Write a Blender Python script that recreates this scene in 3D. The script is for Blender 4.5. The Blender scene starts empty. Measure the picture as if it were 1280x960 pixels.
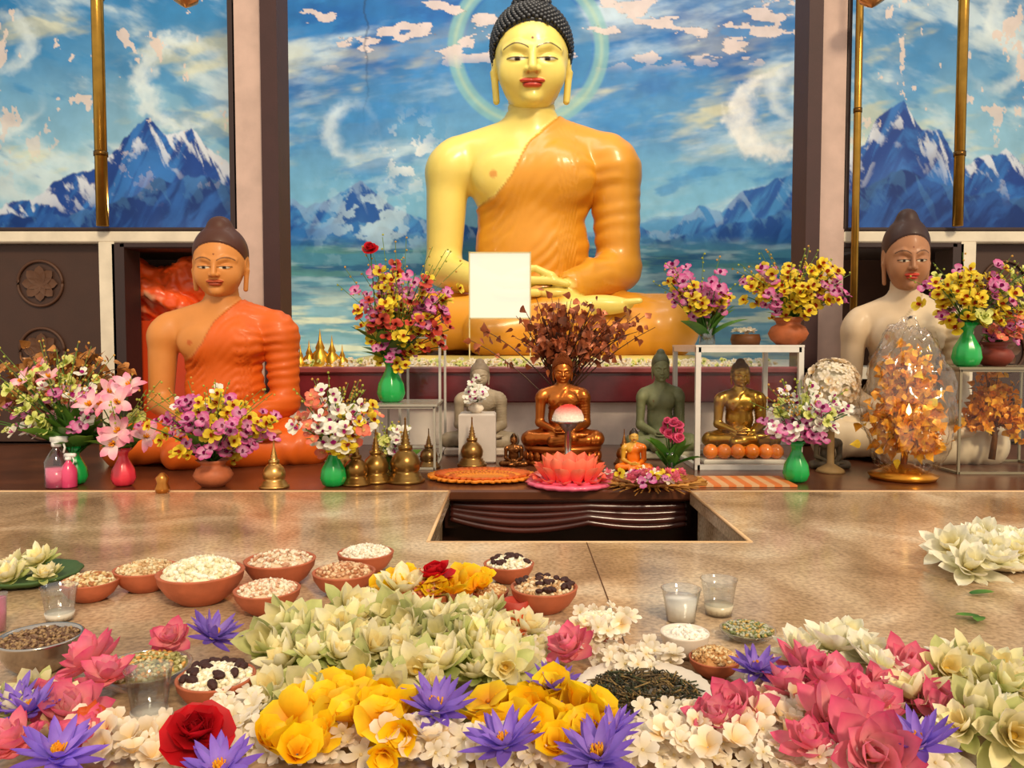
import bpy, math, random
import numpy as np
from mathutils import Matrix, Euler, Vector
rng=np.random.default_rng(11); random.seed(5)
S=bpy.context.scene
T=0.90; CH=1.35; TH=math.atan(0.05)
# ---------------------------------------------------------------- survey helpers (photo measurement -> world metres)
def W(px,py,y):
    a=(px-640)/1000; b=-(py-480)/1000
    t=y/(math.cos(TH)+b*math.sin(TH))
    return np.array([a*t,y,CH+t*(b*math.cos(TH)-math.sin(TH))])
def tab(px,py,h=0.0):
    a=(px-640)/1000; b=-(py-480)/1000
    t=(T+h-CH)/(b*math.cos(TH)-math.sin(TH))
    return np.array([a*t,t*(math.cos(TH)+b*math.sin(TH)),T+h])
def hx(s):
    s=s.lstrip('#'); v=np.array([int(s[i:i+2],16)/255 for i in (0,2,4)])
    return np.where(v<=.04045,v/12.92,((v+.055)/1.055)**2.4)
# ---------------------------------------------------------------- mesh builder
def TR(loc=(0,0,0),rot=(0,0,0),sc=1):
    if not hasattr(sc,'__len__'): sc=(sc,sc,sc)
    M=Matrix.Translation(Vector([float(q) for q in loc]))@Euler(rot).to_matrix().to_4x4()@Matrix.Diagonal((sc[0],sc[1],sc[2],1))
    return np.array(M)
class MB:
    def __init__(s): s.v=[];s.f=[];s.c=[];s.m=[];s.s=[];s.n=0
    def add(s,VF,col=(1,1,1),M=None,mat=0,smooth=True):
        V,F=VF[0],VF[1]
        if M is not None: V=V@M[:3,:3].T+M[:3,3]
        col=np.asarray(col,float)
        if col.ndim==1: col=np.tile(col[:3],(len(V),1))
        s.v.append(V);s.f.append(np.asarray(F)+s.n);s.c.append(col)
        s.m.append(np.full(len(F),mat));s.s.append(np.full(len(F),smooth));s.n+=len(V);return s
    def proto(s,P,M,mat=0,tint=1.0,smooth=True): return s.add((P[0],P[1]),np.clip(P[2]*tint,0,1),M,mat,smooth)
    def data(s): return np.concatenate(s.v),np.concatenate(s.f),np.concatenate(s.c)
    def build(s,name,mats,parent=None,loc=None):
        V=np.concatenate(s.v);F=np.concatenate(s.f);C=np.concatenate(s.c)
        if loc is not None: V=V-np.asarray(loc)
        me=bpy.data.meshes.new(name)
        me.from_pydata(V.tolist(),[],F.tolist())
        a=me.color_attributes.new('Col','FLOAT_COLOR','POINT')
        a.data.foreach_set('color',np.concatenate([C,np.ones((len(C),1))],1).astype(np.float32).ravel())
        me.polygons.foreach_set('material_index',np.concatenate(s.m).astype(np.int32))
        me.polygons.foreach_set('use_smooth',np.concatenate(s.s).astype(bool))
        for m in (mats if isinstance(mats,(list,tuple)) else [mats]): me.materials.append(m)
        me.update()
        o=bpy.data.objects.new(name,me); S.collection.objects.link(o)
        if loc is not None: o.location=[float(q) for q in loc]
        if parent is not None:
            o.parent=parent; o.matrix_parent_inverse=Matrix.Translation(-parent.location)
        return o
def grid_faces(nu,nv,wu=False):
    i,j=np.meshgrid(np.arange(nu if wu else nu-1),np.arange(nv-1),indexing='ij')
    i2=(i+1)%nu
    return np.stack([i*nv+j,i2*nv+j,i2*nv+j+1,i*nv+j+1],-1).reshape(-1,4)
def lathe(prof,n=28,rib=0,ribn=0,sq=1.0):
    p=np.array(prof,float); p[:,0]=np.maximum(p[:,0],1e-5)
    a=np.linspace(0,2*np.pi,n,endpoint=False)
    k=1+rib*np.cos(a*ribn)
    V=np.stack([np.outer(np.cos(a)*k,p[:,0]),np.outer(np.sin(a)*k*sq,p[:,0]),np.tile(p[:,1],(n,1))],-1).reshape(-1,3)
    return V,grid_faces(n,len(p),True)
def ball(c=(0,0,0),r=1,n=12,m=8):
    if not hasattr(r,'__len__'): r=(r,r,r)
    t=np.linspace(-np.pi/2,np.pi/2,m)
    V,F=lathe(list(zip(np.cos(t),np.sin(t))),n)
    return V*np.array(r)+np.array(c),F
def tube(pts,rad,n=8):
    P=np.array(pts,float);N=len(P);R=np.full(N,rad) if np.isscalar(rad) else np.array(rad,float)
    d=np.gradient(P,axis=0);d/=np.linalg.norm(d,axis=1)[:,None]+1e-9
    up=np.array([0,0,1.]) if abs(d[:,2]).mean()<.8 else np.array([1.,0,0])
    u=np.cross(d,up);u/=np.linalg.norm(u,axis=1)[:,None]+1e-9;v=np.cross(d,u)
    P=np.vstack([P[:1],P,P[-1:]]);R=np.r_[1e-5,R,1e-5];u=np.vstack([u[:1],u,u[-1:]]);v=np.vstack([v[:1],v,v[-1:]])
    a=np.linspace(0,2*np.pi,n,endpoint=False)
    V=(P[None]+R[None,:,None]*(np.cos(a)[:,None,None]*u[None]+np.sin(a)[:,None,None]*v[None])).reshape(-1,3)
    return V,grid_faces(n,N+2,True)
def box(x0,x1,y0,y1,z0,z1):
    V=np.array([[x,y,z] for x in (x0,x1) for y in (y0,y1) for z in (z0,z1)],float)
    return V,np.array([[0,1,3,2],[4,6,7,5],[0,4,5,1],[2,3,7,6],[0,2,6,4],[1,5,7,3]])
def bbox(x0,x1,y0,y1,z0,z1,b=.006):
    def ring(i,z): return [[x0+i,y0+i,z],[x1-i,y0+i,z],[x1-i,y1-i,z],[x0+i,y1-i,z]]
    R=[ring(b,z0),ring(0,z0+b),ring(0,z1-b),ring(b,z1)]
    V=np.array(sum(R,[]),float);F=[]
    for k in range(3):
        for i in range(4): F.append([k*4+i,k*4+(i+1)%4,k*4+4+(i+1)%4,k*4+4+i])
    F+= [[3,2,1,0],[12,13,14,15]]
    return V,np.array(F)
# ---------------------------------------------------------------- noise
_tab=np.random.default_rng(3).random((32,256,256))
def vn(x,y,s):
    xi=np.floor(x).astype(int);yi=np.floor(y).astype(int);fx=x-xi;fy=y-yi
    fx=fx*fx*(3-2*fx);fy=fy*fy*(3-2*fy);t=_tab[s%32]
    g=lambda a,b:t[a%256,b%256]
    return (g(xi,yi)*(1-fx)+g(xi+1,yi)*fx)*(1-fy)+(g(xi,yi+1)*(1-fx)+g(xi+1,yi+1)*fx)*fy
def fbm(x,y,s=0,o=5):
    r=0;a=.5;t=0
    for k in range(o): r=r+a*vn(x*2**k+k*17.3,y*2**k+k*9.1,s+k);t+=a;a*=.55
    return r/t
def sst(a,b,x): t=np.clip((x-a)/(b-a),0,1);return t*t*(3-2*t)
def mix(c,c2,m): return c*(1-m[...,None])+np.asarray(c2)*m[...,None]
# ---------------------------------------------------------------- materials
def nodes(name):
    m=bpy.data.materials.new(name);m.use_nodes=True;nt=m.node_tree
    return m,nt,nt.nodes['Principled BSDF'],nt.nodes['Material Output']
def vmat(name,rough=.5,metal=0,coat=0,var=.12,vs=30,bump=0,bs=80,transl=0,spec=.5):
    m,nt,b,o=nodes(name);N=nt.nodes;L=nt.links
    at=N.new('ShaderNodeAttribute');at.attribute_name='Col'
    tc=N.new('ShaderNodeTexCoord');no=N.new('ShaderNodeTexNoise');no.inputs['Scale'].default_value=vs;no.inputs['Detail'].default_value=5
    L.new(tc.outputs['Object'],no.inputs['Vector'])
    mr=N.new('ShaderNodeMapRange');mr.inputs[1].default_value=.3;mr.inputs[2].default_value=.7;mr.inputs[3].default_value=1-var;mr.inputs[4].default_value=1+var
    L.new(no.outputs['Fac'],mr.inputs[0])
    mu=N.new('ShaderNodeVectorMath');mu.operation='SCALE';L.new(at.outputs['Color'],mu.inputs[0]);L.new(mr.outputs[0],mu.inputs['Scale'])
    L.new(mu.outputs[0],b.inputs['Base Color'])
    b.inputs['Roughness'].default_value=rough;b.inputs['Metallic'].default_value=metal;b.inputs['Coat Weight'].default_value=coat;b.inputs['Coat Roughness'].default_value=.15
    b.inputs['Specular IOR Level'].default_value=spec
    if bump:
        n2=N.new('ShaderNodeTexNoise');n2.inputs['Scale'].default_value=bs;n2.inputs['Detail'].default_value=6;L.new(tc.outputs['Object'],n2.inputs['Vector'])
        bp=N.new('ShaderNodeBump');bp.inputs['Strength'].default_value=bump;bp.inputs['Distance'].default_value=.004
        L.new(n2.outputs['Fac'],bp.inputs['Height']);L.new(bp.outputs[0],b.inputs['Normal'])
    if transl:
        tr=N.new('ShaderNodeBsdfTranslucent');L.new(mu.outputs[0],tr.inputs['Color']);ms=N.new('ShaderNodeMixShader');ms.inputs[0].default_value=transl
        L.new(b.outputs[0],ms.inputs[1]);L.new(tr.outputs[0],ms.inputs[2]);L.new(ms.outputs[0],o.inputs[0])
    return m
PET=vmat('petal_mat',.5,var=.1,vs=60,transl=.3,spec=.35)
MAT=vmat('painted_matte',.6,var=.1,vs=12,bump=.1)
PAINT=vmat('gloss_paint',.38,coat=.25,var=.05,vs=7,bump=.04,bs=25,spec=.4)
SATIN=vmat('satin_paint',.5,coat=.06,var=.1,vs=7,bump=.06,bs=25,spec=.35)
STON=vmat('stone_mat',.55,var=.2,vs=25,bump=.3)
CLAY=vmat('terracotta_mat',.6,var=.18,vs=30,bump=.25,bs=60)
FOOD=vmat('food_mat',.6,var=.15,vs=150,bump=.6,bs=260)
GOLD=vmat('brass_mat',.28,metal=.85,var=.15,vs=20,bump=.1,bs=60)
STEEL=vmat('steel_mat',.2,metal=1,var=.05)
GLOSS=vmat('plastic_mat',.25,coat=.3,var=.05)
FOIL=vmat('foil_mat',.35,metal=.25,var=.3,vs=40,bump=.4,bs=90,transl=.15)
MUR=vmat('mural_paint',.55,var=.1,vs=9,bump=.15,bs=12,spec=.3)
WOOD=vmat('lacquer_wood',.28,var=.35,vs=8,coat=.3,bump=.1)
def granite():
    m,nt,b,o=nodes('granite_mat');N=nt.nodes;L=nt.links
    tc=N.new('ShaderNodeTexCoord')
    def noi(sc,d,dist=0):
        n=N.new('ShaderNodeTexNoise');n.inputs['Scale'].default_value=sc;n.inputs['Detail'].default_value=d;n.inputs['Distortion'].default_value=dist;L.new(tc.outputs['Object'],n.inputs['Vector']);return n
    a=noi(3.5,10,1.0);c=noi(110,5);r=N.new('ShaderNodeValToRGB')
    e=r.color_ramp.elements;e[0].position=.3;e[0].color=(*hx('#94785A'),1);e[1].position=.72;e[1].color=(*hx('#EAD6B8'),1)
    x=e.new(.45);x.color=(*hx('#BA9C7A'),1);x=e.new(.58);x.color=(*hx('#D4B896'),1)
    L.new(a.outputs['Fac'],r.inputs[0])
    r2=N.new('ShaderNodeValToRGB');e=r2.color_ramp.elements;e[0].position=.36;e[0].color=(.36,.32,.3,1);e[1].position=.6;e[1].color=(1.1,1.08,1.05,1)
    L.new(c.outputs['Fac'],r2.inputs[0])
    mx=N.new('ShaderNodeMix');mx.data_type='RGBA';mx.blend_type='MULTIPLY';mx.inputs[0].default_value=.5
    L.new(r.outputs[0],mx.inputs[6]);L.new(r2.outputs[0],mx.inputs[7]);L.new(mx.outputs[2],b.inputs['Base Color'])
    b.inputs['Roughness'].default_value=.15;b.inputs['Specular IOR Level'].default_value=.6;return m
GRAN=granite()
def glassm(name,fac=.12,col=(1,1,1,1),rough=.03,fr=1.0):
    m,nt,b,o=nodes(name);N=nt.nodes;L=nt.links
    t=N.new('ShaderNodeBsdfTransparent');t.inputs[0].default_value=col
    g=N.new('ShaderNodeBsdfGlossy');g.inputs['Roughness'].default_value=rough
    f=N.new('ShaderNodeLayerWeight');f.inputs[0].default_value=.3
    pw=N.new('ShaderNodeMath');pw.operation='POWER';pw.inputs[1].default_value=2.5;L.new(f.outputs['Facing'],pw.inputs[0])
    ad=N.new('ShaderNodeMath');ad.operation='MULTIPLY_ADD';ad.inputs[1].default_value=fr;ad.inputs[2].default_value=fac;L.new(pw.outputs[0],ad.inputs[0])
    ms=N.new('ShaderNodeMixShader');L.new(ad.outputs[0],ms.inputs[0]);L.new(t.outputs[0],ms.inputs[1]);L.new(g.outputs[0],ms.inputs[2]);L.new(ms.outputs[0],o.inputs[0]);return m
GLASS=glassm('glass_mat',.03,(.96,.98,.98,1),.03,.4);WRAP=glassm('cellophane_mat',.12,(1,.98,.95,1),.14,.6);CUPM=glassm('clear_plastic',.12,(.96,.975,.98,1),.08,.7);VGL=glassm('vase_glass',.22,(.72,.8,.8,1),.05,.8)
def emit(name,col,st,tr=0,base=1.):
    m,nt,b,o=nodes(name);b.inputs['Base Color'].default_value=(*[q*base for q in col],1);b.inputs['Emission Color'].default_value=(*col,1);b.inputs['Emission Strength'].default_value=st
    if tr:
        N=nt.nodes;t=N.new('ShaderNodeBsdfTransparent');ms=N.new('ShaderNodeMixShader');ms.inputs[0].default_value=tr;nt.links.new(b.outputs[0],ms.inputs[1]);nt.links.new(t.outputs[0],ms.inputs[2]);nt.links.new(ms.outputs[0],o.inputs[0])
    return m
REFLGLOW=emit('reflection_glow_mat',(1,.93,.75),.75,.42,.5);GLINT=emit('glint_glow_mat',(1,.6,.2),6)  # glow materials for a glass reflection and a sun glint, no real lamps
# ---------------------------------------------------------------- SDF + surface nets
def surf(F,o,h):
    s=F<0;nx,ny,nz=F.shape
    cs=np.zeros((nx-1,ny-1,nz-1),np.int8)
    for dx in (0,1):
        for dy in (0,1):
            for dz in (0,1): cs+=s[dx:nx-1+dx,dy:ny-1+dy,dz:nz-1+dz]
    act=(cs>0)&(cs<8);idx=np.full(act.shape,-1);I=np.argwhere(act);idx[act]=np.arange(len(I))
    P=np.zeros((len(I),3));cnt=np.zeros(len(I))
    for a in range(3):
        b,c=[k for k in range(3) if k!=a];e=np.zeros(3,int);e[a]=1
        for ob in (0,1):
            for oc in (0,1):
                of=np.zeros(3,int);of[b]=ob;of[c]=oc
                f0=F[tuple((I+of).T)];f1=F[tuple((I+of+e).T)];m=(f0<0)!=(f1<0)
                t=np.where(m,f0/(f0-f1+1e-20),0)
                P[m]+=(of+t[:,None]*e)[m];cnt[m]+=1
    V=np.asarray(o)+h*(I+P/cnt[:,None]);Fs=[]
    for a in range(3):
        b,c=(a+1)%3,(a+2)%3;sl=[slice(None)]*3;s2=[slice(None)]*3;sl[a]=slice(0,-1);s2[a]=slice(1,None)
        A=s[tuple(sl)];B=s[tuple(s2)];E=np.argwhere(A!=B)
        E=E[(E[:,b]>0)&(E[:,c]>0)&(E[:,b]<F.shape[b]-1)&(E[:,c]<F.shape[c]-1)]
        inn=A[tuple(E.T)];eb=np.zeros(3,int);eb[b]=1;ec=np.zeros(3,int);ec[c]=1
        q=np.stack([idx[tuple((E-eb-ec).T)],idx[tuple((E-ec).T)],idx[tuple(E.T)],idx[tuple((E-eb).T)]],1)
        q[~inn]=q[~inn][:,::-1];Fs.append(q)
    return V,np.concatenate(Fs)
def ell(P,c,r):
    x,y,z=[(P[i]-c[i]) for i in range(3)]
    k0=np.sqrt((x/r[0])**2+(y/r[1])**2+(z/r[2])**2)+1e-9;k1=np.sqrt((x/r[0]**2)**2+(y/r[1]**2)**2+(z/r[2]**2)**2)+1e-9
    return k0*(k0-1)/k1
def rc(P,a,b,r1,r2):
    ab=np.subtract(b,a);L=ab@ab
    t=np.clip(((P[0]-a[0])*ab[0]+(P[1]-a[1])*ab[1]+(P[2]-a[2])*ab[2])/L,0,1)
    return np.sqrt((P[0]-a[0]-t*ab[0])**2+(P[1]-a[1]-t*ab[1])**2+(P[2]-a[2]-t*ab[2])**2)-(r1+(r2-r1)*t)
def smin(a,b,k): h=np.maximum(k-np.abs(a-b),0)/k;return np.minimum(a,b)-h*h*k/4
def smax(a,b,k): return -smin(-a,-b,k)
def body(P):
    g={}
    t=smin(ell(P,(0,.01,.50),(.18,.105,.14)),ell(P,(0,.02,.3),(.15,.10,.2)),.06)
    t=smin(t,ell(P,(0,.04,.1),(.2,.15,.12)),.06)
    for sx in (-1,1):
        t=smin(t,ell(P,(sx*.085,-.065,.49),(.075,.035,.06)),.05)
        t=smin(t,rc(P,(sx*.03,.02,.63),(sx*.2,.01,.56),.04,.056),.05)
    t=smin(t,rc(P,(0,.01,.58),(0,0,.73),.072,.064),.035);g['torso']=t
    def arm(sx,e): return smin(smin(ell(P,(sx*.228,.005,.525),(.064+e,.068+e,.07+e)),rc(P,(sx*.236,.005,.5),(sx*.248,0,.245),.060+e,.048+e),.03),rc(P,(sx*.248,0,.24),(sx*.10,-.2,.178),.048+e,.031+e),.025)
    g['ra']=arm(-1,0);g['la']=arm(1,.004)
    h=ell(P,(-.045,-.225,.186),(.055,.038,.018));h2=ell(P,(.05,-.222,.158),(.06,.038,.018))
    for i,y in enumerate((-.255,-.236,-.217,-.199)):
        L=(.0,.012,.008,-.006)[i]
        h=smin(h,rc(P,(-.01,y,.19),(.05+L,y,.188),.0105,.0095),.006);h=smin(h,rc(P,(.05+L,y,.188),(.085+L,y+.004,.18),.0095,.008),.004)
        h2=smin(h2,rc(P,(.01,y-.004,.158),(-.055-L,y-.004,.156),.0105,.0095),.006);h2=smin(h2,rc(P,(-.055-L,y-.004,.156),(-.09-L,y,.16),.0095,.008),.004)
    h=smin(h,rc(P,(-.065,-.235,.195),(-.035,-.252,.208),.013,.011),.008);h=smin(h,rc(P,(-.035,-.252,.208),(-.003,-.25,.22),.011,.009),.005)
    h2=smin(h2,rc(P,(.075,-.23,.172),(.045,-.25,.2),.013,.011),.008);h2=smin(h2,rc(P,(.045,-.25,.2),(.005,-.25,.22),.011,.009),.005)
    g['hand']=np.minimum(h,h2)
    l=None
    for sx in (-1,1):
        q=smin(rc(P,(sx*.12,.05,.09),(sx*.35,-.09,.075),.095,.08),ell(P,(sx*.36,-.1,.07),(.085,.085,.075)),.03)
        l=q if l is None else smin(q,l,.03)
    l=smin(l,rc(P,(.36,-.12,.06),(-.12,-.25,.055),.062,.05),.02)
    l=smin(l,rc(P,(-.36,-.12,.075),(.1,-.24,.1),.066,.045),.015)
    l=smin(l,ell(P,(0,-.12,.08),(.25,.14,.07)),.04);g['leg']=l
    f=smin(ell(P,(.17,-.235,.128),(.085,.034,.026)),ell(P,(.1,-.25,.115),(.04,.035,.032)),.02)
    for i in range(5): f=smin(f,rc(P,(.235,-.255+i*.014,.135),(.268-.004*i,-.255+i*.014,.138),.0085,.0075),.006)
    g['foot']=f
    r=smin(t,g['ra'],.025);r=smin(r,g['la'],.035);r=smin(r,l,.035);r=smin(r,g['hand'],.006);r=smin(r,f,.008)
    g['all']=np.maximum(r,-P[2]);return g
HC=np.array([0,-.012,.812]);FZ=-.008;TILT=.15
def head(P):
    g={}
    f=smin(ell(P,(0,.012,.035),(.102,.112,.112)),ell(P,(0,-.02,-.014),(.095,.098,.114)),.03)
    f=smin(f,ell(P,(0,-.048,-.086),(.062,.05,.046)),.035)
    Q=(P[0],P[1],P[2]-FZ)
    for s in (-1,1):
        f=smin(f,ell(P,(s*.05,-.075,-.045),(.038,.03,.038)),.03)
        f=smax(f,-ell(Q,(s*.04,-.128,.006),(.027,.019,.013)),.016)
        f=smin(f,rc(Q,(s*.014,-.109,.026),(s*.042,-.102,.034),.005,.005),.016);f=smin(f,rc(Q,(s*.042,-.102,.034),(s*.075,-.078,.024),.005,.004),.016)
        f=smin(f,ell(Q,(s*.04,-.0945,.000),(.027,.0195,.0145)),.003)
    n=rc(Q,(0,-.109,.026),(0,-.131,-.027),.0075,.0115)
    for s in (-1,1): n=smin(n,ell(Q,(s*.0125,-.122,-.031),(.0085,.011,.0075)),.006)
    f=smin(f,n,.009);g['face']=f
    lp=np.minimum(np.minimum(ell(Q,(-.011,-.1125,-.0575),(.022,.0125,.0062)),ell(Q,(.011,-.1125,-.0575),(.022,.0125,.0062))),ell(Q,(0,-.110,-.068),(.025,.0135,.0078)))
    g['lip']=lp;f=smin(f,lp,.004);f=smin(f,ell(P,(0,-.098,-.107),(.022,.018,.017)),.02)
    e=1e9
    for s in (-1,1):
        q=smin(ell(P,(s*.101,.005,.0),(.012,.03,.04)),rc(P,(s*.104,-.006,-.03),(s*.098,-.012,-.105),.010,.0095),.015)
        q=smax(q,-ell(P,(s*.116,-.008,.002),(.01,.016,.024)),.006)
        e=np.minimum(e,q)
    g['ear']=e
    hr=smax(ell(P,(0,.014,.038),(.11,.12,.118)),-(P[2]-(.098-1.15*(P[1]+.1))),.01);hr=smin(hr,ell(P,(0,.02,.148),(.05,.052,.042)),.02);g['hair']=hr
    g['all']=np.minimum(np.minimum(f,e),hr);return g
def polish(fn,V,it=2,e=1e-3):
    for _ in range(it):
        P=[V[:,i] for i in range(3)];d=fn(P)['all'];G=[]
        for i in range(3):
            A=[p.copy() for p in P];B=[p.copy() for p in P];A[i]+=e;B[i]-=e;G.append((fn(A)['all']-fn(B)['all'])/(2*e))
        G=np.stack(G,1);G/=np.linalg.norm(G,axis=1)[:,None]+1e-9;V=V-G*np.clip(d,-.004,.004)[:,None]*.8
    return V,G
def mk(fn,lo,hi,h):
    n=[int((b-a)/h)+2 for a,b in zip(lo,hi)]
    P=np.meshgrid(*[lo[i]+h*np.arange(n[i]) for i in range(3)],indexing='ij',sparse=True)
    F=fn(P)['all'];V,Q=surf(F,lo,h);V,G=polish(fn,V);P=[V[:,i] for i in range(3)];return V,Q,G,fn(P)
BL=(-.49,-.34,-.02);BH=(.49,.23,.76);HL=(-.13,-.16,-.16);HH=(.13,.15,.2)
_res={}
def geo(b,h):
    if (b,h) not in _res: _res[(b,h)]=mk(body,BL,BH,h) if b else mk(head,HL,HH,h)
    return _res[(b,h)]
def statue(name,loc,sc,rotz,skin,robe,hair,mat,face=None,fold=.0025,fn=.03,curls=True,hb=.011,hh=.004,lips=None,paint=True,edge=None,xs=1.0,dark=None,tilt=TILT):
    face=skin if face is None else face
    V,Q,G,g=geo(True,hb);V=V.copy();x,y,z=V.T
    cx=np.array([-.3,-.15,-.10,-.054,-.01,.07,.12,.3]);cz=np.array([.395,.41,.43,.483,.573,.655,.9,.95])
    q=np.interp(x,cx,cz)-z+.01*(fbm(x*6,z*6+9,4)-.5)
    soft=hb*.8
    rob=sst(-soft,soft,q)
    bare=np.minimum(np.minimum(g['ra'],g['hand']),g['foot'])
    other=np.minimum(np.minimum(g['torso'],g['la']),g['leg'])
    rob=rob*sst(-soft,soft,bare-other+.002)
    rob=np.where((z>.66)&(np.abs(x)<.11),0,rob)
    w=fbm(x*4+3,z*4+y*3,6,3)
    legm=sst(.2,.13,z)
    ph=2*np.pi*((q+.12*w)/fn)*(1-legm)+legm*2*np.pi*((np.hypot(x,y+.0)+.12*w)/(fn*1.6))
    amp=sst(.35,.65,fbm(x*7+9,z*5+2,13,3))
    disp=rob*(.008+fold*np.sin(ph)*(.3+1.2*amp)*(1-.4*legm))
    disp=disp+rob*.010*np.exp(-((x-.155-.03*(z-.3))/.012)**2)*(y<.02)*sst(.2,.26,z)*sst(.5,.42,z)
    neck=np.exp(-((z-.70)/.028)**2)*(np.hypot(x,y)<.11)
    disp=disp-neck*.003*(np.cos((z-.70)/.018*2*np.pi)>.3)
    V=V+G*disp[:,None]
    C=mix(np.tile(skin,(len(V),1)),robe,rob)
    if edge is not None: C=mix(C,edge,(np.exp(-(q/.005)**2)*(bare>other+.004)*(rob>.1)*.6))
    if dark is not None: C=mix(C,dark,rob*np.clip(-np.sin(ph),0,1)*.35*amp*(1-.5*legm))  # fold shade painted into the robe colour along the troughs
    for s in (-.105,):
        nd=np.hypot(x-s,z-.487);C=mix(C,skin*np.array([.85,.5,.4]),(sst(.013,.008,nd)*(y<-.05)))
    mb=MB();M=TR(loc,(0,0,rotz),(sc*xs,sc,sc));mb.add((V,Q),C,M,0)
    V,Q,G,g=geo(False,hh);x,y,z=V.T;z=z-FZ
    C=np.tile(face,(len(V),1)).astype(float)
    fr=(y<-.04);ax=np.abs(x)
    if paint:
        C=mix(C,lips if lips is not None else hx('#C4402C'),sst(.0022,.0,g['lip'])*fr)
        t=(ax-.04)/.025;up=-.001+.0026*(1-t*t);lo=-.001-.0066*(1-t*t)
        ins=(np.abs(t)<1)*fr
        e1=ins*sst(lo-.0008,lo+.0008,z)*sst(up+.0008,up-.0008,z)
        C=mix(C,hx('#E8DCC0'),e1);C=mix(C,hx('#2A160A'),e1*sst(.008,.0065,np.abs(ax-.04)))
        ln=np.exp(-((z-up)/.0017)**2)*(np.abs(t)<1.15)*fr;C=mix(C,hx('#1C0E06'),np.clip(ln*1.3,0,1))
        l2=np.exp(-((z-up-.007-.002*(1-t*t))/.0010)**2)*(np.abs(t)<1.)*fr;C=mix(C,face*np.array([.55,.35,.25]),l2*.6)
        tb=(ax-.044)/.034;zb=.024+.013*(1-tb*tb)
        ln=np.exp(-((z-zb)/.0019)**2)*(np.abs(tb)<1)*fr;C=mix(C,hx('#2A1606'),np.clip(ln*1.2,0,1))
        ln=np.exp(-((z+.0635)/.0011)**2)*(ax<.028)*fr;C=mix(C,hx('#5A120A'),ln*.9)
        C=mix(C,hx('#6A2A10'),sst(.0042,.0025,np.hypot(x,z-.050))*fr)
        C=mix(C,face*np.array([.6,.3,.2]),sst(.0045,.002,np.hypot(ax-.0115,z+.038))*fr*.7)
    hm=(g['hair']<np.minimum(g['face'],g['ear'])+.0005)
    C[hm]=hair
    Mh=M@TR(HC,(tilt,0,0));mb.add((V,Q),C,Mh,0)
    if curls:
        n=1100;k=np.arange(n)+.5;ph=np.arccos(1-2*k/n);th=np.pi*(1+5**.5)*k
        Dr=np.stack([np.cos(th)*np.sin(ph),np.sin(th)*np.sin(ph),np.cos(ph)],1)
        A=Dr*np.array([.112,.122,.12])+np.array([0,.014,.038]);A=A[(A[:,2]>.1-1.15*(A[:,1]+.1))&((np.hypot(A[:,0],A[:,1]-.02)>.045)|(A[:,2]<0))]
        B=Dr[::6]*np.array([.051,.053,.044])+np.array([0,.02,.148]);B=B[B[:,2]>.15]
        sb=ball((0,0,0),.0078,7,5)
        for p in np.vstack([A,B]): mb.add(sb,hair,Mh@TR(p))
    return mb.build(name,[mat],loc=loc)
# ---------------------------------------------------------------- flowers
def pf_point(s): w=(s+.06)**.55*np.clip(1-s,0,1)**.6;return w/w.max()
def pf_round(s): w=(s+.04)**.6*np.clip(1-s**2.5,0,1)**.5;return w/w.max()
def pf_slim(s): w=(s+.15)**.4*np.clip(1-s,0,1)**.75;return w/w.max()
def petal(L,Wd,a0,a1,cup,prof,nl=6,nw=4,r0=0,z0=0,wave=0):
    s=np.linspace(0,1,nl+1);th=a0+(a1-a0)*s;ds=L/nl
    r=r0+np.r_[0,np.cumsum(np.cos(th[:-1]))*ds];z=z0+np.r_[0,np.cumsum(np.sin(th[:-1]))*ds]
    t=np.linspace(-1,1,nw+1);w=(Wd*prof(s))[:,None];k=cup*w*t**2+wave*L*np.sin(t*5)[None]*s[:,None]
    V=np.stack([r[:,None]-np.sin(th)[:,None]*k,np.broadcast_to(t*w,k.shape),z[:,None]+np.cos(th)[:,None]*k],-1).reshape(-1,3)
    return V,grid_faces(nl+1,nw+1),np.repeat(s,nw+1)
def flower(layers,seed=0,core=None,jt=1.):
    r=np.random.default_rng(seed);mb=MB()
    for n,L,Wd,a0,a1,cup,prof,c0,c1,r0,z0 in layers:
        off=r.random()*6
        for i in range(n):
            j=r.normal(0,.09,4)*jt;V,F,s=petal(L*(1+j[0]),Wd*(1+j[1]),math.radians(a0)+j[2],math.radians(a1)+j[3]*1.8,cup,prof,r0=r0,z0=z0)
            C=mix(np.tile(c0,(len(V),1)),c1,s)*(1+r.normal(0,.06))
            mb.add((V,F),np.clip(C,0,1),TR((0,0,0),(r.normal(0,.07),0,off+2*np.pi*i/n+r.normal(0,.12))))
    if core=='stamen':
        for i in range(26):
            a=r.random()*6.28;rr=.16*r.random()**.5;mb.add(tube([(rr*.6*math.cos(a),rr*.6*math.sin(a),.05),(rr*math.cos(a),rr*math.sin(a),.28+.1*r.random())],[.018,.022],5),mix(np.array([hx('#F8C020')]),hx('#F07010'),np.array([r.random()*.7]))[0])
    elif core is not None: mb.add(ball((0,0,core[1]),core[1]*.9,8,6),core[0])
    return mb.data()
D=hx
YC=(D('#F0C850'),.12)
def wl(s): return flower([(5,1.05,.28,-10,30,.4,pf_point,D('#8FA048'),D('#D8DC98'),.05,0),(6,1.02,.27,15,50,.4,pf_point,D('#C4C070'),D('#FFF4C8'),.04,.02),(6,.92,.25,38,72,.5,pf_point,D('#D8CC80'),D('#FFF8DC'),.03,.04),(5,.75,.2,60,88,.6,pf_point,D('#E4CC70'),D('#FFF2C0'),.02,.06)],s,YC,1.3)
WL=[wl(i) for i in range(5)]
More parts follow.
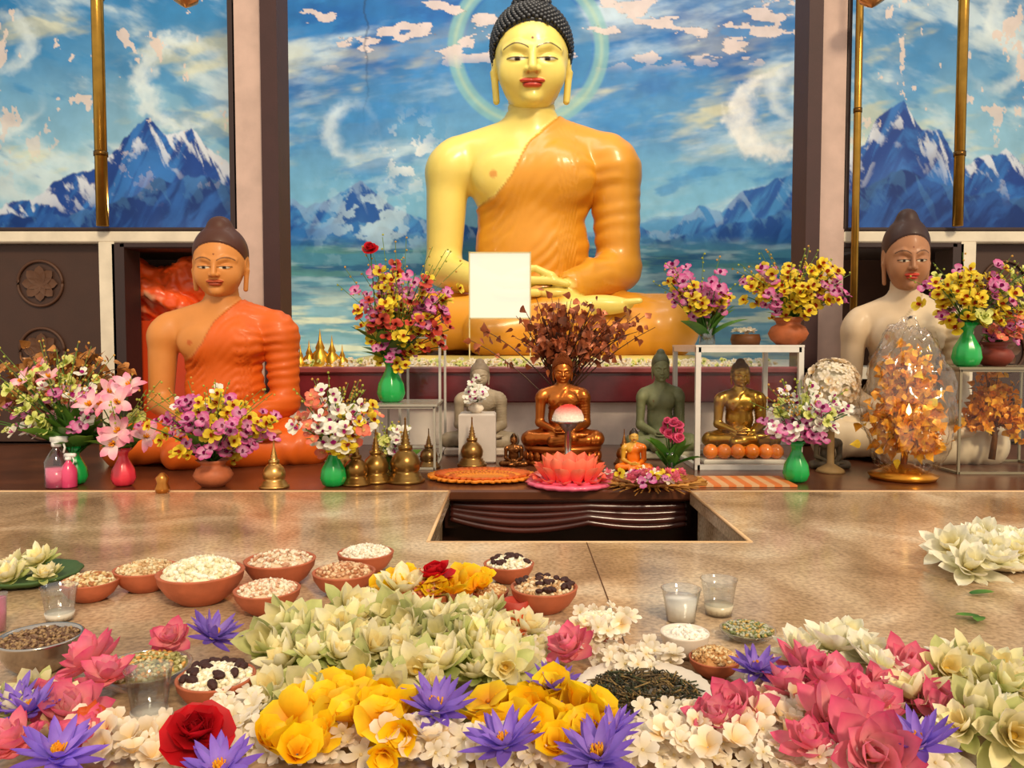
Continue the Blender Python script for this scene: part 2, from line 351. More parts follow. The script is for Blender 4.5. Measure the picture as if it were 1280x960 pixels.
WB=[flower([(4,1,.28,25,85,.7,pf_point,D('#A0B058'),D('#E4E4A8'),.06,0),(5,.95,.25,50,95,.7,pf_point,D('#D4CC80'),D('#FFF6D0'),.04,.02)],i+20) for i in range(2)]
WO=[flower([(8,1,.27,-5,30,.4,pf_point,D('#E4E0A8'),D('#FFFCEC'),.05,0),(8,.9,.25,22,52,.5,pf_point,D('#E8E0B0'),D('#FFFCF0'),.04,.03),(6,.75,.22,50,80,.6,pf_point,D('#F0E4A0'),D('#FFFCE8'),.03,.05)],i+40,(D('#F0C840'),.15),1.3) for i in range(2)]
PU=[flower([(9,1,.16,5,25,.35,pf_slim,D('#9A7AE0'),D('#7650C8'),.08,0),(9,.95,.15,25,45,.4,pf_slim,D('#A488E4'),D('#8460D0'),.07,.03),(8,.8,.13,45,65,.4,pf_slim,D('#B898EC'),D('#8E66D4'),.06,.05)],i+60,'stamen') for i in range(3)]
PK=[flower([(6,1.05,.36,-10,45,.4,pf_point,D('#F8B4B0'),D('#E04C80'),.06,0),(6,1,.35,18,62,.5,pf_point,D('#FABCB8'),D('#E04E80'),.05,.02),(6,.9,.32,42,85,.6,pf_point,D('#FCD0C8'),D('#EC6490'),.04,.04),(5,.75,.27,62,95,.7,pf_point,D('#FCDCC8'),D('#F484A8'),.03,.06)],i+80,(D('#E8B040'),.16),1.3) for i in range(4)]
RO=[flower([(6,1,.62,0,20,.1,pf_round,D('#8A0810'),D('#D81420'),.05,0),(6,.9,.55,25,50,.3,pf_round,D('#8A0810'),D('#E01824'),.05,.06),(5,.75,.46,50,75,.6,pf_round,D('#780610'),D('#D01020'),.04,.1),(4,.6,.36,70,95,.9,pf_round,D('#600410'),D('#C00C1C'),.03,.14),(3,.5,.25,80,110,1.,pf_round,D('#500410'),D('#B00818'),.02,.16)],i+100) for i in range(2)]
YE=[flower([(5,1,.52,50,-5,-.2,pf_round,D('#E89008'),D('#FFDC1C'),.08,0)],i+120,(D('#E89010'),.1)) for i in range(2)]+[flower([(5,1,.5,62,35,.3,pf_round,D('#F0A008'),D('#FFD814'),.06,0),(4,.8,.4,70,60,.4,pf_round,D('#F4A80C'),D('#FFE030'),.04,0)],130+i) for i in range(2)]
JA=[flower([(6,1,.28,25,-5,.1,pf_round,D('#E8D8B0'),D('#F8F0E4'),.05,.1)],i+140,(D('#E8D090'),.12)) for i in range(2)]+[flower([(5,1,.4,45,20,.2,pf_round,D('#F0CC80'),D('#FFF4E4'),.05,.1)],150)]
OM=[flower([(5,1,.36,35,60,.7,pf_point,D('#F0A060'),D('#E8602C'),.05,0),(7,.85,.24,50,80,.5,pf_point,D('#F8B070'),D('#F07038'),.04,0)],160)]
def orch(a,b,lip,s): return flower([(3,1,.34,35,5,.1,pf_round,D(a),D(b),.05,0),(2,1,.46,35,0,.1,pf_round,D(a),D(b),.05,.02),(2,.5,.25,60,80,.5,pf_round,D(lip),D(lip),.03,.03)],s)
OY=[orch('#D8B020','#F4E040','#A03018',i+170) for i in range(2)];OW=[orch('#F0F0D8','#FFFFF4','#C03090',i+175) for i in range(2)]
OMg=[orch('#F0C0E0','#C8308C','#901060',i+180) for i in range(2)];ODr=[orch('#A83028','#D85038','#601010',185)];OCo=[orch('#F8B090','#F06850','#F8E0A0',186)]
OG=[orch('#C8D070','#E8EC90','#A0A840',188)]
LI=[flower([(3,1,.2,50,0,-.1,pf_point,D('#F8E0E0'),D('#E8709C'),.05,0),(3,1,.26,50,-5,-.1,pf_point,D('#FFF0EC'),D('#F090B0'),.05,.02)],190,'stamen')]
RS=[(lambda d:(d[0],d[1],mix(d[2],D('#F070A0'),np.full(len(d[2]),.75))))(RO[0])]
SING=[id(LI),id(RO),id(RS)]
LEAF=(lambda p:(p[0],p[1],mix(np.tile(D('#2F6A2A'),(len(p[0]),1)),D('#6FA03C'),p[2])))(petal(1,.2,.5,-.1,.2,pf_point))
def heart():
    V,F,s=petal(1,.46,.3,-.4,.1,lambda s:np.where(s<.25,(s/.25+.02)**.5,np.clip(1-(s-.25)/.75,0,1)**1.1),6,4);return V,F
HE=heart()
def put(mb,prs,p,size,tilt=.5,tint=1.):
    pr=prs[rng.integers(len(prs))]
    rx=rng.normal(0,tilt*.5)+ (tilt*.6);ry=rng.normal(0,tilt*.5)
    mb.proto(pr,TR(p,(rx,ry,0),size)@TR((0,0,0),(0,0,rng.random()*6.28)),tint=tint*(1+rng.normal(0,.05)))
def single(name,prs,px,py,size,h=.02,tilt=.5):
    p=tab(px,py,h);mb=MB();put(mb,prs,p,size,tilt);return mb.build(name,PET,loc=p)
def scatter(name,prs,ells,size,dmin,n,hmin=.01,hmax=.045,tilt=.6,jit=.15,extra=()):
    mb=MB();pts=[];A=np.array([e[2]*e[3] for e in ells],float);A/=A.sum()
    for e in extra: pts.append(tab(e[0],e[1],.02+.02*rng.random()))
    tries=0
    while len(pts)<n and tries<9000:
        tries+=1;e=ells[rng.choice(len(ells),p=A)];a=rng.random()*6.28;r=rng.random()**.5
        p=tab(e[0]+e[2]*r*math.cos(a),e[1]+e[3]*r*math.sin(a),hmin)
        if all((p[0]-q[0])**2+(p[1]-q[1])**2>dmin**2 for q in pts): p[2]=T+hmin+(hmax-hmin)*rng.random();pts.append(p)
    for p in pts: put(mb,prs,p,size*(1+rng.normal(0,jit)),tilt)
    return mb.build(name,PET,loc=(pts[0][0],pts[0][1],T))
# ================================================================= CAMERA / LIGHT
cam=bpy.data.cameras.new('camera');co=bpy.data.objects.new('camera',cam);S.collection.objects.link(co);S.camera=co
cam.sensor_width=36;cam.lens=36*1000/1280;co.location=(0,0,CH);co.rotation_euler=(math.pi/2-TH,0,0);cam.clip_start=.05
w=bpy.data.worlds.new('world');S.world=w;w.use_nodes=True;bg=w.node_tree.nodes['Background'];bg.inputs[0].default_value=(1,.90,.77,1);bg.inputs[1].default_value=.88
def sun(name,rot,e,col,ang):
    l=bpy.data.lights.new(name,'SUN');l.energy=e;l.color=col;l.angle=math.radians(ang);o=bpy.data.objects.new(name,l);o.rotation_euler=[math.radians(r) for r in rot];S.collection.objects.link(o)
sun('sun',(52,0,22),2.4,(1,.80,.54),10)
S.view_settings.view_transform='Standard';S.view_settings.look='None';S.view_settings.exposure=0
def area(name,loc,sz,e,col,rot):
    l=bpy.data.lights.new(name,'AREA');l.energy=e;l.color=col;l.size=sz[0];l.shape='RECTANGLE';l.size_y=sz[1];o=bpy.data.objects.new(name,l);o.location=loc;o.rotation_euler=rot;S.collection.objects.link(o)
def point(name,loc,e,col,r=.03):
    l=bpy.data.lights.new(name,'POINT');l.energy=e;l.color=col;l.shadow_soft_size=r;o=bpy.data.objects.new(name,l);o.location=[float(q) for q in loc];S.collection.objects.link(o)
area('niche_fill_light',(.15,3.9,4.3),(2.2,.5),24,(1,.97,.9),(math.radians(35),0,0))  # unseen area light added to brighten the recess and mural
# ================================================================= ROOM
YW=3.6
mb=MB();mb.add(box(-4,4,-1.5,6.4,-.05,0),D('#7A5A44'),smooth=False);mb.build('floor',MAT)
mb=MB();nx0,nx1,ny=-.192,.545,1.80;yb=2.43
def slab(x0,x1,y0,y1,z0=T-.04,z1=T): mb.add(box(x0,x1,y0,y1,z0,z1),smooth=False)
slab(-2.4,2.4,.3,ny);slab(-2.4,nx0,ny,yb);slab(nx1,2.4,ny,yb)
mb.add(box(-2.3,2.3,.4,ny-.02,0,T-.04),smooth=False);mb.add(box(-2.3,nx0-.02,ny-.02,yb-.02,0,T-.04),smooth=False);mb.add(box(nx1+.02,2.3,ny-.02,yb-.02,0,T-.04),smooth=False)
tb=mb.build('granite_altar_table',GRAN)
mb=MB()
c=D('#E0B888')
for a,b_ in (((nx0,ny,T),(nx0,yb,T)),((nx1,ny,T),(nx1,yb,T)),((nx0,ny,T),(nx1,ny,T)),((-2.4,yb,T),(nx0,yb,T)),((nx1,yb,T),(2.4,yb,T))):
    mb.add(tube([np.add(a,(0,0,-.002)),np.add(b_,(0,0,-.002))],.0045,8),c)
mb.add(box(.168,.1705,.6,1.80,T,T+.0006),D('#3A2A20'),smooth=False)
mb.build('edge_trim',GLOSS,parent=tb)
# rear dark wooden table with carved apron
mb=MB();mb.add(bbox(-2.4,2.4,2.45,3.58,T-.035,T-.001),D('#5E3420'),smooth=False)
mb.add(box(-2.3,2.3,2.55,3.5,0,T-.035),D('#2A140E'),smooth=False)
xs=np.linspace(nx0,nx1,80);u=(xs-nx0)/(nx1-nx0)
zb=T-.085-.03*np.abs(np.sin(u*np.pi*1.5+.4))-.02*np.sin(u*np.pi)
for k in range(5):
    yy=2.50-.02*np.sin(u*np.pi*1)-.004*k
    mb.add(tube(np.stack([xs,yy,T-.04+(zb-T+.04)*k/4],1),.010+.004*(k%2),8),D('#48201A'))
mb.add(box(nx0-.02,nx1+.02,2.5,2.53,T-.13,T-.03),D('#2A120C'),smooth=False)
mb.build('wooden_offering_table',WOOD)
PINK=D('#C4A89C');DK=D('#2E1A18');CREAM=D('#D8CDB8')
def wx(px,y=YW): return (px-640)/1000*y
def wz(py,y=YW): return W(640,py,y)[2]
TOPZ=3.6
mb=MB()
mb.add(box(wx(345),wx(1040),YW,YW+.12,0,wz(500)),D('#F4E6DC'),smooth=False)
mb.build('wall_rear',MAT)
mb=MB();mb.add(box(-3,wx(345),YW,YW+.12,0,T),D('#3A241A'),smooth=False);mb.add(box(wx(1040),3,YW,YW+.12,0,T),D('#3A241A'),smooth=False);mb.build('baseboard_rear',WOOD)
mb=MB();mb.add(bbox(wx(362),wx(1014),YW-.06,YW+.16,wz(502),wz(460)),D('#6A2028'),smooth=False)
mb.add(bbox(wx(362),wx(1014),YW-.08,YW,wz(466),wz(458)),D('#8A4040'),smooth=False);mb.build('trim_sill',WOOD)
def post(name,p0,p1,col,z0=T,z1=TOPZ,y0=YW-.05,y1=YW+.1,mat=MAT):
    mb=MB();mb.add(bbox(wx(p0),wx(p1),y0,y1,z0,z1),col,smooth=False);mb.build(name,mat)
post('trim_1',302,340,PINK);post('trim_2',338,358,D('#3A1C1C'),y0=YW-.08);post('trim_3',296,304,DK,z0=wz(290))
post('trim_4',996,1013,D('#3A1C1C'),y0=YW-.08);post('trim_5',1012,1046,PINK);post('trim_6',1045,1051,DK,z0=wz(290))
post('trim_7',-320,302,CREAM,z0=wz(305),z1=wz(291));post('trim_8',1046,1700,CREAM,z0=wz(305),z1=wz(291))
post('trim_9',-320,302,DK,z0=wz(291),z1=wz(286));post('trim_10',1046,1700,DK,z0=wz(291),z1=wz(286))
post('trim_11',134,153,CREAM,z1=wz(303));post('trim_12',1190,1208,CREAM,z1=wz(303))
post('trim_13',150,165,DK,z1=wz(305));post('trim_14',1180,1193,DK,z1=wz(305));post('trim_15',160,302,DK,z0=wz(312),z1=wz(305));post('trim_16',1046,1185,DK,z0=wz(312),z1=wz(305))
for nm,px,r in (('brass_pole',144,.026),('brass_pole',1180,.022),('brass_pole',1056,.016)):
    mb=MB();z0=wz(286) if px!=1056 else T
    mb.add(tube([(wx(px),YW-.08,z0),(wx(px),YW-.08,TOPZ)],r,14),D('#A88034'));
    for z in np.linspace(z0+.3,TOPZ-.1,3): mb.add(tube([(wx(px),YW-.08,z),(wx(px),YW-.08,z+.02)],r*1.15,14),D('#6A4A1C'))
    mb.build(nm,GOLD,loc=(wx(px),YW-.08,z0))
for px in (232,1090):
    p=W(px,4,3.4);mb=MB();mb.add(lathe([(0,0),(.02,.01),(.05,.03),(.055,.05),(.03,.07),(.008,.09),(.006,.6),(0,.6)],20),D('#E0A060'),TR(p-[0,0,.02]));mb.build('hanging_lamp',GOLD,loc=p)
zf=wz(462)
mb=MB();mb.add(box(-2.7,3.1,YW+.17,6.1,zf-.05,zf),D('#D8D0C0'),smooth=False);mb.build('niche_floor',MAT)
mb=MB();mb.add(box(-3.05,-2.95,YW,6.1,0,4.6),D('#6090B0'),smooth=False);mb.build('wall_left',MAT)
mb=MB();mb.add(box(3.15,3.25,YW,6.1,0,4.6),D('#6090B0'),smooth=False);mb.build('wall_right',MAT)
# --- murals (hand painted landscape on plaster)
def ridge(u,pts,seed,jag,f=1.0):
    xs,ys=zip(*pts);return np.interp(u,xs,ys)+jag*(fbm(u/22*f,u*0+seed,seed,5)-.5)*2
def mountains(C,u,v,r,seed,base,light,snow,depth=90,sa=.5):
    b=v-r;m=sst(-1.5,1.5,b)
    fac=fbm((u+b*.7)/18,(b*.35)/18,seed+1,5)
    C2=mix(np.tile(base,u.shape+(1,)),light,sst(.40,.66,fac))
    C2=mix(C2,snow,sst(.47,.62,fbm((u-b*.5)/12,b/26,seed+2,5)+.06-b/depth*.3)*sst(depth,0,b)*sa)
    C2=mix(C2,light*1.25+.05,sst(depth*.5,depth*1.6,b)*.7)
    return C*(1-m[...,None])+C2*m[...,None]
def crescent(C,u,v,cx,cy,R,col,ox,oy,k=.8):
    d=np.hypot(u-cx,(v-cy)*1.05);n=(fbm(u/12,v/12,9)-.5)*R*.4
    m=sst(R+5,R-9,d+n)*sst(R*.68-6,R*.72+14,np.hypot(u-cx-ox,v-cy-oy)+n)
    return mix(C,col,m*k*(.6+.5*fbm(u/9,v/9,11)))
def m_center(u,v):
    C=mix(np.tile(D('#1E6CB0'),u.shape+(1,)),D('#7CBADC'),sst(30,290,v+70*(fbm(u/150,v/90,1)-.5)))
    C=mix(C,D('#0F5CA8'),sst(.46,.66,fbm(u/110+3,v/60,12))*sst(260,60,v)*.8)
    C=mix(C,D('#CCE0EA'),sst(.47,.76,fbm((u-v*.9)/150,(v+u*.22)/38,4,6))*.8)
    C=mix(C,D('#E8DFA8'),sst(.50,.72,fbm((u-v)/140+5,(v+u*.2)/34,14,5))*np.exp(-((v-140)/75)**2)*.65)
    C=mix(C,D('#2E84C8'),sst(.52,.68,fbm((u+v)/60+9,v/24,16,5))*.6)
    C=crescent(C,u,v,440,168,38,D('#DCEAF0'),12,0);C=crescent(C,u,v,958,150,58,D('#F0F0EC'),22,-8,.9);C=crescent(C,u,v,985,120,35,D('#E8F0F0'),14,0,.7)
    d=np.hypot(u-660,v-68)
    C=mix(C,D('#7FB4B4'),sst(101,97,d)*sst(79,84,d)*.7);C=mix(C,D('#B8CCA8'),np.exp(-((d-90)/3.0)**2)*.45);C=mix(C,D('#3A88B0'),sst(80,76,d)*.35)
    r=ridge(u,[(200,240),(300,225),(355,245),(385,262),(430,240),(455,228),(500,268),(560,285),(700,290),(780,285),(830,288),(870,262),(900,270),(930,240),(960,232),(1000,215),(1080,190),(1150,210)],5,9)
    C=mountains(C,u,v,r,3,D('#2258A4'),D('#4088C8'),D('#B0D0E8'),60,.4)
    r=ridge(u,[(200,250),(300,262),(380,285),(450,278),(560,300),(700,300),(830,302),(900,285),(1000,258),(1150,250)],8,7)
    C=mountains(C,u,v,r,7,D('#154A94'),D('#2C70B8'),D('#6FB0D8'),60,.3)
    l=sst(298,324,v+10*fbm(u/30,v/9,2));G=mix(np.tile(D('#28608A'),u.shape+(1,)),D('#4484A0'),sst(.4,.6,fbm(u/90,v/8,3)))
    G=mix(G,D('#5C9488'),sst(.5,.65,fbm(u/70,v/9,13))*.55)
    G=mix(G,D('#A8C8D0'),sst(.5,.7,fbm(u/60,v/10,19))*.6);G=mix(G,D('#84BCD4'),sst(340,385,v)*.6);G=mix(G,D('#D8E4D0'),sst(.5,.7,fbm(u/70,v/7,21))*sst(350,400,v))
    C=C*(1-l[...,None])+G*l[...,None]
    nb=1-np.exp(-((u-660)/90)**2)
    pe=fbm(u/38,v/16,25,5)*(.86+.14*nb)+.05*np.exp(-((v-35)/24)**2)
    C=mix(C,D('#D8C8C4'),sst(.63,.64,pe)*sst(100,70,v)*.9);C=mix(C,D('#7A6A68'),(np.exp(-((pe-.632)/.003)**2))*sst(100,70,v)*.6)
    C=mix(C,D('#C0DEEE'),sst(.58,.64,fbm(u/20,v/18,29))*np.exp(-(((u-470)/60)**2+((v-275)/45)**2))*.8)
    C=mix(C,D('#E8ECEC'),sst(.54,.6,fbm(u/12,v/12,24))*np.exp(-(((u-515)/30)**2+((v-200)/35)**2))*.9)
    C=mix(C,D('#183858'),np.exp(-((u-462-8*(fbm(v/20,v*0,30)-.5)*2)/1.2)**2)*sst(200,0,v)*.7)
    return C
def m_side(ridge1,ridge2,swirls,s):
    def f(u,v):
        C=mix(np.tile(D('#2878B4'),u.shape+(1,)),D('#90C0D8'),sst(0,240,v+80*(fbm(u/90,v/80,s)-.5)))
        C=mix(C,D('#CCDEE4'),sst(.46,.74,fbm((u+v*.5)/90,(v-u*.4)/34,s+1,6))*.75)
        C=mix(C,D('#E4D890'),sst(.55,.72,fbm((u+v)/90+5,v/40,s+3,5))*.4)
        C=mix(C,D('#2E80BC'),sst(.54,.7,fbm((u-v)/50+9,v/30,s+5,5))*.6)
        for w_ in swirls: C=crescent(C,u,v,w_[0],w_[1],w_[2],D('#D4E2E6'),w_[3],w_[4],.85)
        C=mountains(C,u,v,ridge(u,ridge1,s+2,12),s+4,D('#143E8C'),D('#2C6CB8'),D('#E0E8F0'),80,.8)
        C=mountains(C,u,v,ridge(u,ridge2,s+5,10),s+6,D('#0F3478'),D('#2458A4'),D('#5A98CC'),70,.25)
        edge=np.exp(-((u-15)/30)**2)+np.exp(-((u-1262)/30)**2)
        C=mix(C,D('#D8C8C0'),sst(.72,.73,fbm(u/16,v/26,s+8)+.11*edge)*.85*sst(270,120,v));return C
    return f
def mural(name,y,p0,p1,q0,q1,fn,step):
    nu=int((p1-p0)/step)+1;nv=int((q1-q0)/step)+1;u,v=np.meshgrid(np.linspace(p0,p1,nu),np.linspace(q0,q1,nv),indexing='ij')
    V=np.stack([(u-640)/1000*y,np.full(u.shape,y),CH-(v-430)/1000*y],-1).reshape(-1,3)
    mb=MB();mb.add((V,grid_faces(nu,nv)),np.clip(fn(u,v),0,1).reshape(-1,3));o=mb.build(name,MUR);return o
mural('wall_mural_center',6.0,200,1150,-90,475,m_center,1.25)
mural('wall_mural_left',4.3,-140,345,-80,300,m_side([(-180,250),(0,262),(60,240),(120,215),(165,175),(190,150),(215,170),(245,165),(275,200),(305,225),(345,240)],[(-180,275),(60,272),(130,262),(200,230),(260,222),(345,255)],[(232,110,62,14,0),(20,130,45,14,-10),(20,60,40,-12,0)],2),1.25)
mural('wall_mural_right',4.3,1020,1370,-80,300,m_side([(990,220),(1065,190),(1085,160),(1100,150),(1122,132),(1145,165),(1170,170),(1200,210),(1225,195),(1250,190),(1290,225),(1480,240)],[(990,240),(1080,240),(1120,212),(1170,235),(1230,245),(1290,250),(1480,262)],[(1265,30,50,14,-6),(1235,85,40,-10,0)],15),1.25)
# lower side niches
mb=MB();zt=wz(296)
for x0,x1 in ((-2.94,-1.28),(1.68,3.1)):
    mb.add(box(x0,x1,4.32,4.42,0,zt),D('#4A2C1C'),smooth=False);mb.add(box(x0,x1,YW+.13,4.3,zt-.03,zt),D('#2A1A14'),smooth=False)
mb.build('wall_niche_back',MAT)
mb=MB()
for x0,x1 in ((-2.9,wx(132)),(wx(1210),2.9)):
    mb.add(box(x0,x1,YW+.0,YW+.04,T+.01,wz(306)),D('#3A2012'),smooth=False)
    for k in range(3):
        z=T+.12+k*.3
        for xx in np.arange(x0+.15,x1-.1,.32):
            a=np.linspace(0,2*np.pi,40);mb.add(tube(np.stack([xx+.1*np.cos(a),0*a+YW-.005,z+.1*np.sin(a)],1),.007,6),D('#4A2A14'))
            for j in range(8):
                V,F,s=petal(.08,.025,.1,.05,.15,pf_point);mb.add((V,F),D('#543218'),TR((xx,YW-.003,z),(math.pi/2,0,0))@TR((0,0,0),(0,0,j*math.pi/4)))
mb.build('carved_wood_panel',MAT)
# orange draped reclining figure seen through the left lower window
def rec(P):
    a=smin(ell(P,(0,0,.12),(.30,.13,.15)),ell(P,(-.22,-.02,.2),(.12,.11,.12)),.05);a=smin(a,rc(P,(.1,-.05,.2),(.45,-.02,.1),.11,.07),.05)
    a=smin(a,rc(P,(-.2,-.12,.2),(.1,-.15,.06),.05,.04),.03);return {'all':a}
V,Q,G,g=mk(rec,(-.4,-.3,-.1),(.6,.2,.4),.011)
w_=fbm(V[:,0]*9,V[:,2]*9,3,4);V=V+G*(.006*np.sin((V[:,0]+V[:,2]+.3*w_)*90))[:,None]
mb=MB();p=W(222,402,3.92);mb.add((V,Q),mix(np.tile(D('#F05A20'),(len(V),1)),D('#F8B890'),sst(.45,.6,w_)),TR(p,(0,0,0),1.0));
for k in range(5):mb.add(ball((p[0]-.15+.1*k,p[1]-.13,p[2]-.02),(.035,.035,.03)),D('#D8301C'))
mb.add(box(p[0]-.4,p[0]+.4,p[1]-.17,p[1]+.2,0,p[2]+.0),D('#C84018'),smooth=False)
mb.build('draped_reclining_figure',PAINT,loc=p)
point('side_niche_fill',(p[0]-.05,3.76,p[2]+.38),5.0,(1,.75,.45))  # unseen fill light added to brighten the orange figure
# ================================================================= STATUES
YEL=D('#E8D068')
cxm=W(664,300,5.0)[0]
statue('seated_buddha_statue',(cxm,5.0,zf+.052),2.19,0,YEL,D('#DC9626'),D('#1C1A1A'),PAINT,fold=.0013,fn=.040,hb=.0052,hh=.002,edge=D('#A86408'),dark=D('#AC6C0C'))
mb=MB();V,F=lathe([(0,0),(1.04,0),(1.08,.015),(1.04,.035),(.96,.05),(0,.05)],64,sq=.55);mb.add((V,F),D('#D8C470'),TR((cxm,4.85,zf)))
mb.build('statue_pedestal',PAINT)
xl=W(276,300,3.1)[0]
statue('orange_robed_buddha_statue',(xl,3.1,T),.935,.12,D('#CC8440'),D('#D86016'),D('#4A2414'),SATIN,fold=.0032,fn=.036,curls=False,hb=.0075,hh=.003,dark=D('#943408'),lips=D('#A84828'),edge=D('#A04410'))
xr=W(1132,300,3.2)[0]
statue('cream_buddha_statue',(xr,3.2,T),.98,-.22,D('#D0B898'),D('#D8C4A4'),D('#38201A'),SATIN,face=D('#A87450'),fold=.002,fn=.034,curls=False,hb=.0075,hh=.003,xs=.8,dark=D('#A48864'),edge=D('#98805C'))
COP=D('#B86A2C')
def plinth(mb,x,y,z,w,h,col,n=2):
    V,F=lathe([(0,0),(w,0),(w*1.02,h*.15),(w*.88,h*.35),(w*.85,h*.6),(w*.97,h*.8),(w*.98,h),(0,h)],40,sq=.62);mb.add((V,F),col,TR((x,y,z)))
    for i in range(24):
        a=i*2*np.pi/24;mb.add(ball((0,0,0),(w*.12,w*.06,h*.3),8,6),col,TR((x+w*.93*math.cos(a),y+w*.93*.62*math.sin(a),z+h*.45),(0,0,a+np.pi/2)))
p=W(703,500,3.02);mb=MB();plinth(mb,p[0],3.0,T,.15,.07,D('#A85A24'));mb.build('copper_lotus_base',GOLD,loc=(p[0],3.0,T))
statue('copper_buddha_figurine',(p[0],3.02,T+.07),.345,0,COP,D('#A85C22'),D('#7A3C18'),GOLD,paint=False,hb=.011,hh=.005,curls=True,fold=.003)
p=W(600,500,3.3);mb=MB();mb.add(bbox(p[0]-.14,p[0]+.14,3.2,3.42,T,T+.03),D('#C8B8A8'),smooth=False);mb.build('stone_plinth',STON)
statue('stone_buddha_figurine',(p[0],3.3,T+.03),.36,0,D('#A89880'),D('#9C8C74'),D('#8C7C68'),STON,paint=False,curls=False)
p=W(825,500,3.2);mb=MB();mb.add(bbox(p[0]-.14,p[0]+.14,3.1,3.32,T,T+.03),D('#A8A088'),smooth=False);mb.build('stone_plinth',STON)
statue('green_stone_buddha_figurine',(p[0],3.2,T+.03),.40,0,D('#7C8058'),D('#707450'),D('#5C6044'),STON,paint=False,curls=False,xs=.8)
p=W(920,500,3.1)
statue('brass_buddha_figurine',(p[0],3.05,T+.065),.33,0,D('#B88C3C'),D('#A87C30'),D('#80601C'),GOLD,paint=False,curls=False)
mb=MB();plinth(mb,p[0],3.03,T+.02,.13,.045,D('#A87C30'));mb.build('brass_lotus_base',GOLD,loc=(p[0],3.03,T+.02))
p=W(1035,560,2.9);statue('small_stone_buddha',(p[0],2.9,T),.17,0,D('#6C6048'),D('#605440'),D('#50462F'),STON,paint=False,curls=False)
p=W(792,560,2.85);statue('monk_figurine',(p[0],2.85,T),.15,0,D('#D8A030'),D('#F07810'),D('#2A1C10'),PAINT,face=D('#E0B050'),paint=True,curls=False,lips=D('#A04020'))
p=W(642,560,2.95);statue('tiny_bronze_figurine',(p[0],2.95,T),.12,0,D('#805028'),D('#704420'),D('#402810'),GOLD,paint=False,curls=False)
# ================================================================= VESSELS
def vase(name,px,py,y,hpx,col,kind='green',z=None,mat=None):
    p=W(px,py,y);z=T if z is None else z;h=hpx*y/1000
    if kind=='green': pr=[(0,0),(.16,0),(.22,.05),(.27,.2),(.24,.42),(.15,.62),(.10,.75),(.11,.85),(.2,1.0),(.17,.99),(.08,.8),(0,.78)]
    elif kind=='pot': pr=[(0,0),(.4,0),(.62,.2),(.72,.42),(.6,.66),(.42,.76),(.45,.86),(.62,1.0),(.56,.98),(.38,.8),(0,.78)]
    else: pr=[(0,0),(.2,0),(.22,.04),(.2,.3),(.26,.7),(.36,1),(.33,.99),(.17,.3),(0,.06)]
    V,F=lathe([(r*h*(1.15 if kind=='green' else 1),zz*h) for r,zz in pr],36,rib=.03 if kind=='green' else 0,ribn=9)
    mb=MB();mb.add((V,F),col,TR((p[0],y,z)));o=mb.build(name,mat or (GLOSS if kind=='green' else CLAY if kind=='pot' else VGL),loc=(p[0],y,z))
    return o,np.array([p[0],y,z+h*(.85 if kind!='glass' else .15)])
def bouquet(name,parent,base,centre,spread,n,kinds,size,leaves=14,seed=0,sprigs=10):
    r=np.random.default_rng(seed);mb=MB();base=np.array(base);centre=np.array(centre)
    ks=[k for k,w_ in kinds for _ in range(w_)]
    for i in range(n):
        d=r.normal(0,1,3);d/=np.linalg.norm(d);e=centre+d*np.array(spread)*(.35+.65*r.random()**.5)
        if e[2]<base[2]-.02: e[2]=base[2]+.04*r.random()
        mid=(base+e)/2+np.array([0,0,.12*np.linalg.norm(e-base)]);ts=np.linspace(0,1,6)[:,None]
        path=(1-ts)**2*base+2*ts*(1-ts)*mid+ts**2*e
        mb.add(tube(path,.0018,5),D('#4C7A34'))
        k=ks[r.integers(len(ks))];nb=1 if id(k) in SING else 3
        for q in range(nb):
            t=1-.16*q;pp=(1-t)**2*base+2*t*(1-t)*mid+t*t*e+r.normal(0,.012,3)
            if nb==1: pp=e
            sc=size*(2.0 if k is LI else 1.5 if nb==1 else 1)*(1+r.normal(0,.12))
            dd=(pp-base);az=math.atan2(dd[1]-.35*abs(dd[2])-.08,dd[0]);til=r.uniform(.6,1.3)
            mb.proto(k[r.integers(len(k))],TR(pp,(0,0,az))@TR((0,0,0),(0,til,0),sc)@TR((0,0,0),(0,0,r.random()*6.28)),tint=1+r.normal(0,.08))
    for i in range(leaves):
        a=r.random()*6.28;mb.proto(LEAF,TR(base,(r.normal(0,.2),-r.uniform(.1,1.1),a),np.linalg.norm(centre-base)*r.uniform(.5,1.1)),tint=1+r.normal(0,.2))
    for i in range(sprigs):
        d=r.normal(0,1,3);d[2]=abs(d[2])+.5;d/=np.linalg.norm(d);e=centre+d*np.array(spread)*1.35
        path=[base,(base*.4+centre*.6)+r.normal(0,.01,3),e];mb.add(tube(path,.0011,4),D('#6C8A3C'))
        for t in np.linspace(.35,1,7): mb.add(ball(path[1]+(e-path[1])*t+r.normal(0,.005,3),.0042,6,4),D('#B8C050') if i%2 else D('#D8A850'))
    return mb.build(name,PET,parent=parent)
def arr(vname,px,py,y,hpx,col,kind,cpx,cpy,rx,rz,n,kinds,size,seed,z=None,leaves=12,sprigs=8,dy=-.03):
    o,b=vase(vname,px,py,y,hpx,D(col),kind,z);c=W(cpx,cpy,y)+np.array([0,dy,0])
    bouquet('blossoms',o,b,c,(rx*y/1000,.08+.3*rx*y/1000,rz*y/1000),n,kinds,size,leaves,seed,sprigs);return o
GR='#14A84C'
arr('green_flower_vase',95,612,2.56,48,GR,'green',72,500,85,58,34,[(OG,4),(OCo,2),(OMg,2),(LI,2),(OW,1)],.024,1,leaves=60,sprigs=26)
arr('red_flower_vase',155,615,2.53,48,'#E8384C','green',155,522,58,45,10,[(LI,6),(OG,1)],.031,2,leaves=30)
